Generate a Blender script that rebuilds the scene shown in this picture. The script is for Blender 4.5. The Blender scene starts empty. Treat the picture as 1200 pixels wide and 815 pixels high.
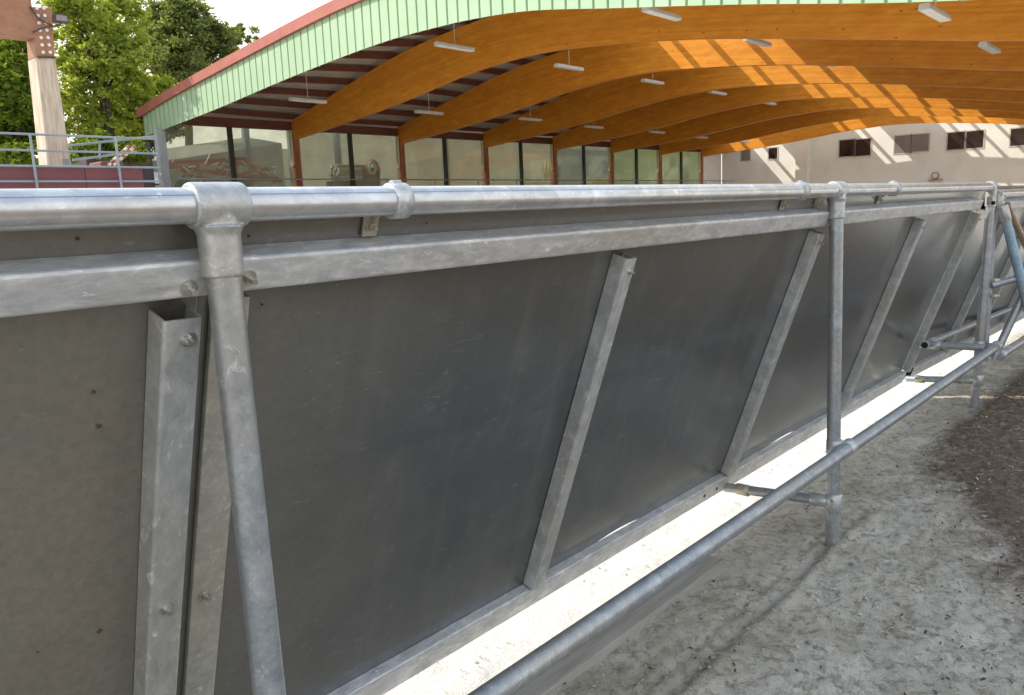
import bpy, math, random
from mathutils import Vector, Matrix, noise
random.seed(7)
sc = bpy.context.scene
COL = sc.collection
H = 1.4                                   # camera height above the sand; z below is measured from the camera

# ------------------------------------------------------------------ camera
F = 933.0; CX = 600.0; CY = 407.5
def norm(v): return Vector(v).normalized()
_vx = (1450.0, 212.0); _u = 220.0
cX = norm((_vx[0]-CX, _vx[1]-CY, F))
_v = -((_vx[0]-CX)*_u + F*F)/(_vx[1]-CY)
cD = norm((_u, _v, F)); cZ = -cD; cY = cZ.cross(cX)
def world(c): return Vector((cX.dot(c), cY.dot(c), cZ.dot(c)))
def ray(px, py): return world(Vector(((px-CX)/F, (py-CY)/F, 1.0)))
def cast(px, py, ax, val):
    r = ray(px, py); return r*(val/r[ax])
right = world(Vector((1,0,0))); up = world(Vector((0,-1,0))); back = world(Vector((0,0,-1)))
cam = bpy.data.cameras.new('camera'); co = bpy.data.objects.new('camera', cam); COL.objects.link(co)
co.matrix_world = Matrix(((right.x,up.x,back.x,0),(right.y,up.y,back.y,0),(right.z,up.z,back.z,H),(0,0,0,1)))
cam.sensor_width = 36; cam.lens = F/1200*36; cam.clip_end = 2000; cam.clip_start = 0.05
sc.camera = co
sc.view_settings.view_transform = 'Standard'; sc.view_settings.look = 'None'; sc.view_settings.exposure = 0

# ------------------------------------------------------------------ light
SUN = Vector((-0.92, 1.0, 1.12)).normalized()
sl = bpy.data.lights.new('sun', 'SUN'); sl.energy = 5.0; sl.angle = math.radians(0.55); sl.color = (1, .95, .86)
so = bpy.data.objects.new('sun', sl); COL.objects.link(so); so.rotation_euler = SUN.to_track_quat('Z', 'Y').to_euler()
w = bpy.data.worlds.new('World'); sc.world = w; w.use_nodes = True
wn = w.node_tree; bg = wn.nodes['Background']
sky = wn.nodes.new('ShaderNodeTexSky'); sky.sky_type = 'NISHITA'; sky.sun_disc = False
sky.sun_elevation = math.asin(SUN.z); sky.sun_rotation = math.atan2(SUN.x, SUN.y); sky.dust_density = 4.0; sky.air_density = 1.0; sky.ozone_density = 3.0
tc = wn.nodes.new('ShaderNodeTexCoord'); nz = wn.nodes.new('ShaderNodeTexNoise'); nz.inputs['Scale'].default_value = 2.2; nz.inputs['Detail'].default_value = 6
cr = wn.nodes.new('ShaderNodeValToRGB'); cr.color_ramp.elements[0].position = .38; cr.color_ramp.elements[1].position = .62
cr.color_ramp.elements[0].color = (.62,.62,.62,1); cr.color_ramp.elements[1].color = (.95,.95,.95,1)
mx = wn.nodes.new('ShaderNodeMix'); mx.data_type = 'RGBA'; mx.inputs[7].default_value = (8.6, 8.7, 8.8, 1)
wn.links.new(tc.outputs['Generated'], nz.inputs['Vector']); wn.links.new(nz.outputs['Fac'], cr.inputs[0])
dt = wn.nodes.new('ShaderNodeVectorMath'); dt.operation = 'DOT_PRODUCT'; dt.inputs[1].default_value = Vector((.15, .95, .1)).normalized()
wn.links.new(tc.outputs['Generated'], dt.inputs[0])
dm = wn.nodes.new('ShaderNodeMapRange'); dm.inputs[1].default_value = -.35; dm.inputs[2].default_value = .55; wn.links.new(dt.outputs['Value'], dm.inputs[0])
mm = wn.nodes.new('ShaderNodeMath'); mm.operation = 'MAXIMUM'; ml_ = wn.nodes.new('ShaderNodeMath'); ml_.operation = 'MULTIPLY'; ml_.inputs[1].default_value = 1.0
wn.links.new(cr.outputs[0], ml_.inputs[0]); wn.links.new(ml_.outputs[0], mm.inputs[0]); wn.links.new(dm.outputs[0], mm.inputs[1]); wn.links.new(mm.outputs[0], mx.inputs[0])
hz = wn.nodes.new('ShaderNodeMix'); hz.data_type = 'RGBA'; hz.inputs[6].default_value = (10.6, 10.7, 10.6, 1); hz.inputs[7].default_value = (11.2, 10.9, 10.3, 1); wn.links.new(dm.outputs[0], hz.inputs[0]); 
sz = wn.nodes.new('ShaderNodeSeparateXYZ'); wn.links.new(tc.outputs['Generated'], sz.inputs[0])
ez = wn.nodes.new('ShaderNodeMapRange'); ez.interpolation_type = 'SMOOTHSTEP'; ez.inputs[1].default_value = .30; ez.inputs[2].default_value = .85; wn.links.new(sz.outputs[2], ez.inputs[0])
zz_ = wn.nodes.new('ShaderNodeMix'); zz_.data_type = 'RGBA'; wn.links.new(ez.outputs[0], zz_.inputs[0]); wn.links.new(hz.outputs[2], zz_.inputs[6]); zz_.inputs[7].default_value = (5.8, 7.2, 9.3, 1)
wn.links.new(zz_.outputs[2], mx.inputs[7])
_ = None; wn.links.new(sky.outputs[0], mx.inputs[6]); wn.links.new(mx.outputs[2], bg.inputs['Color'])
bg.inputs['Strength'].default_value = 0.15

# ------------------------------------------------------------------ materials
def new_mat(name):
    m = bpy.data.materials.new(name); m.use_nodes = True
    nt = m.node_tree; return m, nt, nt.nodes['Principled BSDF']
def N(nt, kind, **kw):
    n = nt.nodes.new(kind)
    for k, v in kw.items():
        if hasattr(n, k) and k not in n.inputs: setattr(n, k, v)
        else: n.inputs[k].default_value = v
    return n
def ramp(nt, src, stops):
    r = nt.nodes.new('ShaderNodeValToRGB'); e = r.color_ramp.elements
    while len(e) < len(stops): e.new(.5)
    for i, (p, c) in enumerate(stops):
        e[i].position = p; e[i].color = (*c, 1) if len(c) == 3 else c
    nt.links.new(src, r.inputs[0]); return r
def mixc(nt, fac, a, b, mode='MIX'):
    n = nt.nodes.new('ShaderNodeMix'); n.data_type = 'RGBA'; n.blend_type = mode
    for i, s in ((0, fac), (6, a), (7, b)):
        if isinstance(s, bpy.types.NodeSocket): nt.links.new(s, n.inputs[i])
        elif i == 0: n.inputs[0].default_value = s
        else: n.inputs[i].default_value = (*s, 1)
    return n.outputs[2]
def coords(nt, scale=(1,1,1), kind='Object'):
    t = nt.nodes.new('ShaderNodeTexCoord'); mp = nt.nodes.new('ShaderNodeMapping'); mp.inputs['Scale'].default_value = scale
    nt.links.new(t.outputs[kind], mp.inputs[0]); return mp.outputs[0]
def noise_t(nt, vec, scale, detail=5, rough=.6, dist=0):
    n = N(nt, 'ShaderNodeTexNoise'); n.inputs['Scale'].default_value = scale; n.inputs['Detail'].default_value = detail
    n.inputs['Roughness'].default_value = rough; n.inputs['Distortion'].default_value = dist
    nt.links.new(vec, n.inputs['Vector']); return n.outputs['Fac']
def bump(nt, b, h, strength, dist):
    n = nt.nodes.new('ShaderNodeBump'); n.inputs['Strength'].default_value = strength; n.inputs['Distance'].default_value = dist
    nt.links.new(h, n.inputs['Height']); nt.links.new(n.outputs[0], b.inputs['Normal']); return n

def mat_simple(name, c1, c2, scale=6, rough=.7, metal=0, bmp=.15, stretch=(1,1,1), spec=.4, c3=None, d=.01):
    m, nt, b = new_mat(name); v = coords(nt, stretch); f = noise_t(nt, v, scale)
    st = [(.3, c1), (.7, c2)] if c3 is None else [(.28, c1), (.5, c2), (.72, c3)]
    r = ramp(nt, f, st); nt.links.new(r.outputs[0], b.inputs['Base Color'])
    b.inputs['Roughness'].default_value = rough; b.inputs['Metallic'].default_value = metal; b.inputs['Specular IOR Level'].default_value = spec
    if bmp: bump(nt, b, noise_t(nt, v, scale*6), bmp, d)
    return m

def mat_galv(name, dark, light, metal=.75, r0=.33, r1=.62, seam=None, fine=90, mottle=14, streak=(1,1,1)):
    m, nt, b = new_mat(name); v = coords(nt, streak)
    a = noise_t(nt, v, mottle, 6, .65, .6); c = noise_t(nt, v, fine, 3, .7)
    vor = N(nt, 'ShaderNodeTexVoronoi'); vor.inputs['Scale'].default_value = fine*.6; nt.links.new(v, vor.inputs['Vector'])
    a = mixc(nt, .35, a, c)
    base = ramp(nt, a, [(.36, dark), (.52, tuple((x+y)/2 for x, y in zip(dark, light))), (.62, light)]).outputs[0]
    sp = ramp(nt, vor.outputs['Color'], [(.15, (.84,.85,.86)), (.85, (1.0,1.0,1.0))]).outputs[0]
    base = mixc(nt, 1.0, base, sp, 'MULTIPLY')
    big = noise_t(nt, v, 3.1, 4, .6)
    base = mixc(nt, ramp(nt, big, [(.45, (0,0,0)), (.75, (.55,.55,.55))]).outputs[0], base, (.42,.37,.28))
    wht = ramp(nt, noise_t(nt, v, mottle*2.3, 8, .75, 1.0), [(.58, (0,0,0)), (.68, (.85,.85,.85))]).outputs[0]
    base = mixc(nt, wht, base, tuple(min(1, x*1.35) for x in light))
    drk = ramp(nt, noise_t(nt, v, mottle*3.6, 8, .8, 1.2), [(.32, (.45,.45,.45)), (.42, (0,0,0))]).outputs[0]
    base = mixc(nt, drk, base, tuple(x*.6 for x in dark))
    if seam is not None:
        t = nt.nodes.new('ShaderNodeTexCoord'); s = nt.nodes.new('ShaderNodeSeparateXYZ'); nt.links.new(t.outputs['Object'], s.inputs[0])
        n1 = N(nt, 'ShaderNodeMath', operation='SUBTRACT'); nt.links.new(s.outputs[2], n1.inputs[0]); n1.inputs[1].default_value = seam
        n2 = N(nt, 'ShaderNodeMath', operation='ABSOLUTE'); nt.links.new(n1.outputs[0], n2.inputs[0])
        n3 = N(nt, 'ShaderNodeMath', operation='LESS_THAN'); nt.links.new(n2.outputs[0], n3.inputs[0]); n3.inputs[1].default_value = .0009
        n4 = N(nt, 'ShaderNodeMath', operation='MULTIPLY'); nt.links.new(n3.outputs[0], n4.inputs[0]); n4.inputs[1].default_value = .6
        base = mixc(nt, n4.outputs[0], base, (.12,.14,.2))
    nt.links.new(base, b.inputs['Base Color']); b.inputs['Metallic'].default_value = metal
    rr = N(nt, 'ShaderNodeMapRange'); nt.links.new(a, rr.inputs[0]); rr.inputs[3].default_value = r1; rr.inputs[4].default_value = r0
    nt.links.new(rr.outputs[0], b.inputs['Roughness'])
    bump(nt, b, c, .12 if seam is not None else .3, .0012)
    return m

M = {}
RZ_ = .025
M['rail'] = mat_galv('galvanised_rail', (.54,.56,.59), (.76,.77,.78), .72, .25, .33, seam=H+RZ_+.0145, streak=(.5,1,1))
M['tube'] = mat_galv('galvanised_tube', (.29,.32,.36), (.47,.50,.53), .6, .28, .55)
M['fit'] = mat_galv('galvanised_fitting', (.42,.44,.47), (.66,.68,.68), .55, .3, .5, mottle=22)
M['chan'] = mat_galv('galvanised_channel', (.46,.47,.49), (.80,.80,.79), .42, .34, .6, mottle=24, streak=(.35,1,1))
M['strip'] = mat_galv('galvanised_strut', (.40,.42,.43), (.64,.65,.64), .42, .38, .62, mottle=18, streak=(1,.5,.5))
M['plate'] = mat_galv('dusty_plate', (.33,.32,.28), (.50,.49,.44), .25, .5, .7, mottle=12)
M['bluetube'] = mat_galv('bluish_tube', (.22,.34,.44), (.36,.50,.60), .4, .35, .6)
M['tantube'] = mat_galv('rusty_tan_tube', (.38,.26,.18), (.56,.42,.32), .3, .4, .7)
M['bolt'] = mat_galv('zinc_bolt', (.45,.46,.44), (.8,.8,.76), .85, .2, .4, mottle=60)
M['brass'] = mat_galv('yellow_zinc_plate', (.38,.36,.27), (.66,.63,.5), .7, .3, .5, mottle=60)
M['black'] = mat_simple('black_hole', (.01,.01,.012), (.02,.02,.02), rough=.9, bmp=0)

def mat_board():
    m, nt, b = new_mat('black_rubber_board')
    v = coords(nt)
    big = noise_t(nt, v, 1.3, 4, .55, .4); fine = noise_t(nt, v, 60, 6, .7); mid = noise_t(nt, v, 9, 6, .65, .5)
    base = ramp(nt, big, [(.3, (.030,.040,.050)), (.5, (.048,.058,.064)), (.7, (.085,.09,.088))]).outputs[0]
    t = nt.nodes.new('ShaderNodeTexCoord'); s = nt.nodes.new('ShaderNodeSeparateXYZ'); nt.links.new(t.outputs['Object'], s.inputs[0])
    mr = N(nt, 'ShaderNodeMapRange'); nt.links.new(s.outputs[0], mr.inputs[0]); mr.inputs[1].default_value = 1.35-3.1; mr.inputs[2].default_value = .45-3.1
    wn_ = N(nt, 'ShaderNodeMath', operation='MULTIPLY_ADD'); nt.links.new(big, wn_.inputs[0]); wn_.inputs[1].default_value = 1.1; wn_.inputs[2].default_value = .4
    wm_ = N(nt, 'ShaderNodeMath', operation='MULTIPLY', use_clamp=True); nt.links.new(wn_.outputs[0], wm_.inputs[0]); pw_ = N(nt, 'ShaderNodeMath', operation='POWER'); nt.links.new(mr.outputs[0], pw_.inputs[0]); pw_.inputs[1].default_value = 1.8; nt.links.new(pw_.outputs[0], wm_.inputs[1])
    base = mixc(nt, wm_.outputs[0], base, (.21,.185,.145))
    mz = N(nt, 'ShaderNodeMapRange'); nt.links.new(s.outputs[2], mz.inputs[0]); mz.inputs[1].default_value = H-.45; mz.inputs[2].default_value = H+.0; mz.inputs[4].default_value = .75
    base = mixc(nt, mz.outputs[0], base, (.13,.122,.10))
    base = mixc(nt, ramp(nt, mid, [(.5, (0,0,0)), (.75, (.4,.4,.4))]).outputs[0], base, (.14,.14,.13))
    base = mixc(nt, ramp(nt, fine, [(.35, (.3,.3,.3)), (.6, (0,0,0))]).outputs[0], base, (.05,.05,.05))
    sc_ = noise_t(nt, coords(nt, (2.2, 11, 11)), 7, 3, .5, 1.5)         # scuffs along the board
    base = mixc(nt, ramp(nt, sc_, [(.655, (0,0,0)), (.74, (.38,.38,.38))]).outputs[0], base, (.26,.26,.25))
    wst = noise_t(nt, coords(nt, (9, 1, .6)), 2.4, 5, .6, .3)
    base = mixc(nt, ramp(nt, wst, [(.52, (0,0,0)), (.74, (.28,.28,.28))]).outputs[0], base, (.14,.135,.12))
    sp = N(nt, 'ShaderNodeTexVoronoi'); sp.inputs['Scale'].default_value = 21; nt.links.new(v, sp.inputs['Vector'])
    base = mixc(nt, ramp(nt, sp.outputs['Distance'], [(.03, (.6,.6,.6)), (.05, (0,0,0))]).outputs[0], base, (.3,.28,.24))
    nt.links.new(base, b.inputs['Base Color'])
    rr = N(nt, 'ShaderNodeMapRange'); nt.links.new(mid, rr.inputs[0]); rr.inputs[3].default_value = .24; rr.inputs[4].default_value = .42
    nt.links.new(rr.outputs[0], b.inputs['Roughness']); b.inputs['Specular IOR Level'].default_value = .7
    bump(nt, b, fine, .10, .0006)
    b.inputs['Coat Weight'].default_value = .9; b.inputs['Coat Roughness'].default_value = .15; return m
M['board'] = mat_board()
M['dirt'] = mat_simple('mud_splash', (.05,.035,.02), (.12,.08,.05), 60, .9)

def mat_ground():
    m, nt, b = new_mat('arena_sand')
    v = coords(nt)
    t = nt.nodes.new('ShaderNodeTexCoord'); s = nt.nodes.new('ShaderNodeSeparateXYZ'); nt.links.new(t.outputs['Object'], s.inputs[0])
    a = noise_t(nt, v, 3.2, 8, .65, .6); c = noise_t(nt, v, 26, 8, .75, .5); d = noise_t(nt, v, 150, 4, .7)
    grey = ramp(nt, a, [(.3, (.47,.42,.33)), (.48, (.63,.58,.48)), (.66, (.76,.71,.61))]).outputs[0]
    grey = mixc(nt, ramp(nt, c, [(.38, (.7,.7,.7)), (.50, (0,0,0))]).outputs[0], grey, (.24,.20,.15))
    grey = mixc(nt, ramp(nt, noise_t(nt, v, 8, 6, .7, 1.0), [(.54, (0,0,0)), (.68, (.65,.65,.65))]).outputs[0], grey, (.27,.225,.16))
    grey = mixc(nt, ramp(nt, c, [(.56, (0,0,0)), (.66, (.6,.6,.6))]).outputs[0], grey, (.66,.63,.56))
    grey = mixc(nt, ramp(nt, d, [(.32, (.5,.5,.5)), (.43, (0,0,0))]).outputs[0], grey, (.15,.13,.10))
    brown = ramp(nt, c, [(.3, (.11,.077,.055)), (.5, (.20,.15,.11)), (.7, (.36,.29,.23))]).outputs[0]
    # brown soil on the camera side: beyond a wavering line  y < 0.30*x - 0.35
    ln = N(nt, 'ShaderNodeMath', operation='MULTIPLY_ADD'); nt.links.new(s.outputs[0], ln.inputs[0]); ln.inputs[1].default_value = .46; ln.inputs[2].default_value = -.93
    df = N(nt, 'ShaderNodeMath', operation='SUBTRACT'); nt.links.new(ln.outputs[0], df.inputs[0]); nt.links.new(s.outputs[1], df.inputs[1])
    nn = N(nt, 'ShaderNodeMath', operation='MULTIPLY_ADD'); nt.links.new(noise_t(nt, v, 4.5, 8, .7), nn.inputs[0]); nn.inputs[1].default_value = 1.1; nn.inputs[2].default_value = -.55
    ad = N(nt, 'ShaderNodeMath', operation='ADD'); nt.links.new(df.outputs[0], ad.inputs[0]); nt.links.new(nn.outputs[0], ad.inputs[1])
    # keep the arena side sandy
    yb = N(nt, 'ShaderNodeMapRange'); nt.links.new(s.outputs[1], yb.inputs[0]); yb.inputs[1].default_value = 1.1; yb.inputs[2].default_value = 1.22; yb.inputs[3].default_value = 1; yb.inputs[4].default_value = 0
    mr = N(nt, 'ShaderNodeMapRange'); nt.links.new(ad.outputs[0], mr.inputs[0]); mr.inputs[1].default_value = -.10; mr.inputs[2].default_value = .16
    ml = N(nt, 'ShaderNodeMath', operation='MULTIPLY'); nt.links.new(mr.outputs[0], ml.inputs[0]); nt.links.new(yb.outputs[0], ml.inputs[1])
    base = mixc(nt, ml.outputs[0], grey, brown)
    # clean pale riding sand inside the arena
    ys = N(nt, 'ShaderNodeMapRange'); nt.links.new(s.outputs[1], ys.inputs[0]); ys.inputs[1].default_value = 1.42; ys.inputs[2].default_value = 1.56
    yx = N(nt, 'ShaderNodeMapRange'); nt.links.new(s.outputs[0], yx.inputs[0]); yx.inputs[1].default_value = 8.5; yx.inputs[2].default_value = 10.5
    ym = N(nt, 'ShaderNodeMath', operation='MAXIMUM'); nt.links.new(ys.outputs[0], ym.inputs[0]); nt.links.new(yx.outputs[0], ym.inputs[1])
    sand = ramp(nt, c, [(.25, (.38,.30,.20)), (.34, (.74,.69,.59)), (.50, (.87,.84,.77))]).outputs[0]
    base = mixc(nt, ym.outputs[0], base, sand)
    nt.links.new(base, b.inputs['Base Color']); b.inputs['Roughness'].default_value = .95; b.inputs['Specular IOR Level'].default_value = .1
    h = mixc(nt, .5, c, d); bump(nt, b, h, 1.0, .02)
    return m
M['ground'] = mat_ground()
M['terrace'] = mat_simple('terrace_gravel', (.42,.38,.31), (.58,.54,.46), 3, .95)

def mat_glulam(name, c1, c2, c3, spec=.35):
    m, nt, b = new_mat(name)
    v = coords(nt, (1, .35, 1)); g = noise_t(nt, v, 5, 6, .6)
    base = ramp(nt, g, [(.3, c1), (.5, c2), (.7, c3)]).outputs[0]
    gr = noise_t(nt, coords(nt, (1, .15, 4)), 14, 4, .6)
    base = mixc(nt, ramp(nt, gr, [(.35, (.35,.35,.35)), (.65, (0,0,0))]).outputs[0], base, tuple(x*.72 for x in c1))
    vo = N(nt, 'ShaderNodeTexVoronoi'); vo.inputs['Scale'].default_value = 2.6; nt.links.new(coords(nt, (1,.8,1.6)), vo.inputs['Vector'])
    base = mixc(nt, ramp(nt, vo.outputs['Distance'], [(.05, (.75,.75,.75)), (.09, (0,0,0))]).outputs[0], base, tuple(x*.3 for x in c1))
    la = nt.nodes.new('ShaderNodeAttribute'); la.attribute_name = 'lam'
    l1 = N(nt, 'ShaderNodeMath', operation='MULTIPLY'); nt.links.new(la.outputs['Fac'], l1.inputs[0]); l1.inputs[1].default_value = 24
    l2 = N(nt, 'ShaderNodeMath', operation='FLOOR'); nt.links.new(l1.outputs[0], l2.inputs[0])
    tt = nt.nodes.new('ShaderNodeTexCoord'); ss = nt.nodes.new('ShaderNodeSeparateXYZ'); nt.links.new(tt.outputs['Object'], ss.inputs[0])
    l3 = N(nt, 'ShaderNodeMath', operation='MULTIPLY_ADD'); nt.links.new(l2.outputs[0], l3.inputs[0]); l3.inputs[1].default_value = .37; nt.links.new(ss.outputs[1], l3.inputs[2])
    l4 = N(nt, 'ShaderNodeMath', operation='MULTIPLY'); nt.links.new(l3.outputs[0], l4.inputs[0]); l4.inputs[1].default_value = .33
    l5 = N(nt, 'ShaderNodeMath', operation='FLOOR'); nt.links.new(l4.outputs[0], l5.inputs[0])
    cv = nt.nodes.new('ShaderNodeCombineXYZ'); nt.links.new(l2.outputs[0], cv.inputs[0]); nt.links.new(l5.outputs[0], cv.inputs[1]); nt.links.new(ss.outputs[0], cv.inputs[2])
    wn_ = nt.nodes.new('ShaderNodeTexWhiteNoise'); nt.links.new(l2.outputs[0], cv.inputs[0]); wn_.noise_dimensions = '2D'; nt.links.new(cv.outputs[0], wn_.inputs['Vector'])
    base = mixc(nt, 1.0, base, ramp(nt, wn_.outputs['Value'], [(0, (.92,.91,.89)), (1, (1.08,1.08,1.08))]).outputs[0], 'MULTIPLY')
    fr_ = N(nt, 'ShaderNodeMath', operation='FRACT'); nt.links.new(l1.outputs[0], fr_.inputs[0])
    base = mixc(nt, ramp(nt, fr_.outputs[0], [(.03, (.15,.15,.15)), (.10, (0,0,0))]).outputs[0], base, tuple(x*.45 for x in c1))
    nt.links.new(base, b.inputs['Base Color']); b.inputs['Roughness'].default_value = .45; b.inputs['Specular IOR Level'].default_value = spec
    return m
M['glulam'] = mat_glulam('orange_glulam', (.72,.25,.022), (.81,.31,.028), (.88,.37,.038))
M['redwood'] = mat_glulam('brown_red_beam', (.32,.155,.095), (.40,.20,.12), (.46,.25,.16), .2)
M['palewood'] = mat_simple('weathered_pale_timber', (.36,.24,.17), (.56,.45,.35), 5, .8, stretch=(5,5,.5), c3=(.66,.59,.50))
M['redpaint'] = mat_simple('dark_red_paint', (.13,.042,.028), (.19,.065,.042), 3, .6)
M['trim'] = mat_simple('brick_red_trim', (.36,.11,.085), (.43,.145,.11), 2, .5)
M['sheet'] = mat_simple('roof_underside', (.36,.31,.26), (.48,.42,.36), 2, .7)
M['postred'] = mat_simple('rust_brown_post', (.22,.075,.03), (.36,.13,.06), 3, .6, stretch=(1,1,.3), c3=(.42,.22,.12))
M['green'] = mat_simple('pale_green_cladding', (.33,.46,.29), (.38,.51,.335), 1.2, .5, bmp=0)
M['darkmull'] = mat_simple('dark_mullion', (.02,.025,.02), (.04,.045,.035), 3, .5)
M['wall'] = mat_simple('whitewashed_wall', (.80,.78,.72), (.87,.85,.79), 1.2, .9, c3=(.90,.88,.83))
M['concrete'] = mat_simple('grey_concrete', (.27,.26,.24), (.38,.37,.34), 2, .9)
M['winframe'] = mat_simple('white_window_frame', (.55,.5,.47), (.62,.58,.54), 3, .6, bmp=0)
M['winglass'] = mat_simple('dark_window_glass', (.02,.012,.01), (.05,.03,.03), 2, .2, bmp=0, spec=.6)
M['winpale'] = mat_simple('pale_window_shutter', (.22,.18,.17), (.28,.24,.23), 2, .5, bmp=0)
M['white'] = mat_simple('white_enamel', (.72,.71,.66), (.8,.79,.74), 5, .5, bmp=0)
M['grey'] = mat_simple('grey_enamel', (.35,.38,.4), (.45,.48,.5), 5, .5)
M['bluegrey'] = mat_simple('blue_grey_steel', (.22,.27,.30), (.30,.35,.37), 3, .6)
M['beigewall'] = mat_simple('beige_plank_wall', (.66,.60,.48), (.76,.69,.56), 1, .85, stretch=(.2,1,3))
M['greenwall'] = mat_simple('olive_green_wall', (.34,.43,.22), (.42,.50,.28), 1, .85)
M['maroon'] = mat_simple('maroon_boarding', (.155,.045,.05), (.20,.065,.07), 1.3, .55)
M['machred'] = mat_simple('red_machine_paint', (.42,.025,.03), (.55,.05,.05), 6, .4)
M['machpale'] = mat_simple('worn_steel', (.45,.4,.36), (.6,.56,.5), 8, .5, metal=.3)
M['navy'] = mat_simple('navy_car_paint', (.03,.045,.08), (.04,.06,.1), 3, .25, bmp=0, spec=.6)
M['tyre'] = mat_simple('tyre_rubber', (.015,.015,.015), (.03,.03,.03), 10, .85)
M['yellow'] = mat_simple('yellow_wood', (.62,.44,.12), (.72,.55,.2), 6, .6)
M['cream'] = mat_simple('cream_wood', (.66,.60,.38), (.75,.7,.48), 6, .6)
M['plank'] = mat_simple('weathered_plank', (.20,.185,.155), (.33,.31,.27), 5, .85, stretch=(.3,3,3), c3=(.42,.40,.36))
M['bark'] = mat_simple('bark', (.05,.035,.025), (.12,.09,.065), 5, .95, bmp=.5, stretch=(3,3,.6))
M['straw'] = mat_simple('dry_straw', (.38,.31,.2), (.6,.52,.38), 9, .85, bmp=0)
M['chip'] = mat_simple('pale_chip', (.4,.39,.36), (.62,.61,.58), 30, .8, bmp=0)
M['deadleaf'] = mat_simple('dead_leaf', (.04,.03,.02), (.13,.09,.05), 30, .9, bmp=0)
M['shed'] = mat_simple('dark_shed', (.055,.04,.045), (.10,.075,.08), 2, .85)

def mat_glass(name, tint, alpha, dust):
    m = bpy.data.materials.new(name); m.use_nodes = True; nt = m.node_tree; nt.nodes.clear()
    out = nt.nodes.new('ShaderNodeOutputMaterial'); tr = N(nt, 'ShaderNodeBsdfTransparent'); tr.inputs[0].default_value = (*tint, 1)
    gl = N(nt, 'ShaderNodeBsdfGlossy'); gl.inputs['Roughness'].default_value = .03; gl.inputs[0].default_value = (.8,.8,.75,1)
    df = N(nt, 'ShaderNodeBsdfDiffuse'); df.inputs[0].default_value = (.55,.56,.46,1)
    fr = N(nt, 'ShaderNodeFresnel'); fr.inputs['IOR'].default_value = 1.5
    a = nt.nodes.new('ShaderNodeMixShader'); b = nt.nodes.new('ShaderNodeMixShader')
    f = noise_t(nt, coords(nt), 1.5); r = ramp(nt, f, [(.3, (dust*.7,)*3), (.7, (dust*1.3,)*3)])
    nt.links.new(r.outputs[0], a.inputs[0]); nt.links.new(tr.outputs[0], a.inputs[1]); nt.links.new(df.outputs[0], a.inputs[2])
    fm = N(nt, 'ShaderNodeMath', operation='MULTIPLY'); nt.links.new(fr.outputs[0], fm.inputs[0]); fm.inputs[1].default_value = .38
    nt.links.new(fm.outputs[0], b.inputs[0]); nt.links.new(a.outputs[0], b.inputs[1]); nt.links.new(gl.outputs[0], b.inputs[2])
    nt.links.new(b.outputs[0], out.inputs[0]); return m
M['glass'] = mat_glass('dusty_glazing', (.82,.84,.74), 1, .27)
M['rooflight'] = mat_glass('clear_roof_sheet', (.93,.93,.9), 1, .22)
for n_ in list(M['rooflight'].node_tree.nodes):
    if n_.type == 'BSDF_DIFFUSE':
        t_ = M['rooflight'].node_tree; q_ = t_.nodes.new('ShaderNodeBsdfTranslucent'); q_.inputs[0].default_value = (.9,.9,.86,1)
        for l_ in list(n_.outputs[0].links): t_.links.new(q_.outputs[0], l_.to_socket)

mo = bpy.data.materials.new('added_fill_sheet'); mo.use_nodes = True; _t = mo.node_tree; _t.nodes.clear(); M['opal'] = mo  # translucent sheet added over the last bay to brighten the end wall
_o = _t.nodes.new('ShaderNodeOutputMaterial'); _a = _t.nodes.new('ShaderNodeBsdfTranslucent'); _b = _t.nodes.new('ShaderNodeBsdfDiffuse'); _m = _t.nodes.new('ShaderNodeMixShader')
_a.inputs[0].default_value = (.93,.91,.84,1); _b.inputs[0].default_value = (.7,.68,.62,1)
_r = ramp(_t, noise_t(_t, coords(_t), 1.2), [(.3, (.35,.35,.35)), (.7, (.5,.5,.5))]); _t.links.new(_r.outputs[0], _m.inputs[0]); _t.links.new(_a.outputs[0], _m.inputs[1]); _t.links.new(_b.outputs[0], _m.inputs[2]); _t.links.new(_m.outputs[0], _o.inputs[0])
def mat_leaf(name, c1, c2, trans):
    m = bpy.data.materials.new(name); m.use_nodes = True; nt = m.node_tree; nt.nodes.clear()
    out = nt.nodes.new('ShaderNodeOutputMaterial'); df = N(nt, 'ShaderNodeBsdfDiffuse'); tl = N(nt, 'ShaderNodeBsdfTranslucent')
    gi = nt.nodes.new('ShaderNodeNewGeometry'); r = ramp(nt, gi.outputs['Random Per Island'], [(0, c1), (1, c2)])
    nt.links.new(r.outputs[0], df.inputs[0])
    t2 = mixc(nt, 1.0, r.outputs[0], (1.9, 1.7, .7), 'MULTIPLY'); nt.links.new(t2, tl.inputs[0])
    a = nt.nodes.new('ShaderNodeMixShader'); a.inputs[0].default_value = trans
    nt.links.new(df.outputs[0], a.inputs[1]); nt.links.new(tl.outputs[0], a.inputs[2]); nt.links.new(a.outputs[0], out.inputs[0]); return m
M['leafdark'] = mat_leaf('leaf_dark', (.08,.13,.025), (.20,.26,.05), .5)
M['leafbright'] = mat_leaf('leaf_bright', (.19,.26,.06), (.34,.40,.11), .58)
M['leafgrey'] = mat_leaf('leaf_olive', (.11,.15,.06), (.24,.28,.11), .45)

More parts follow.
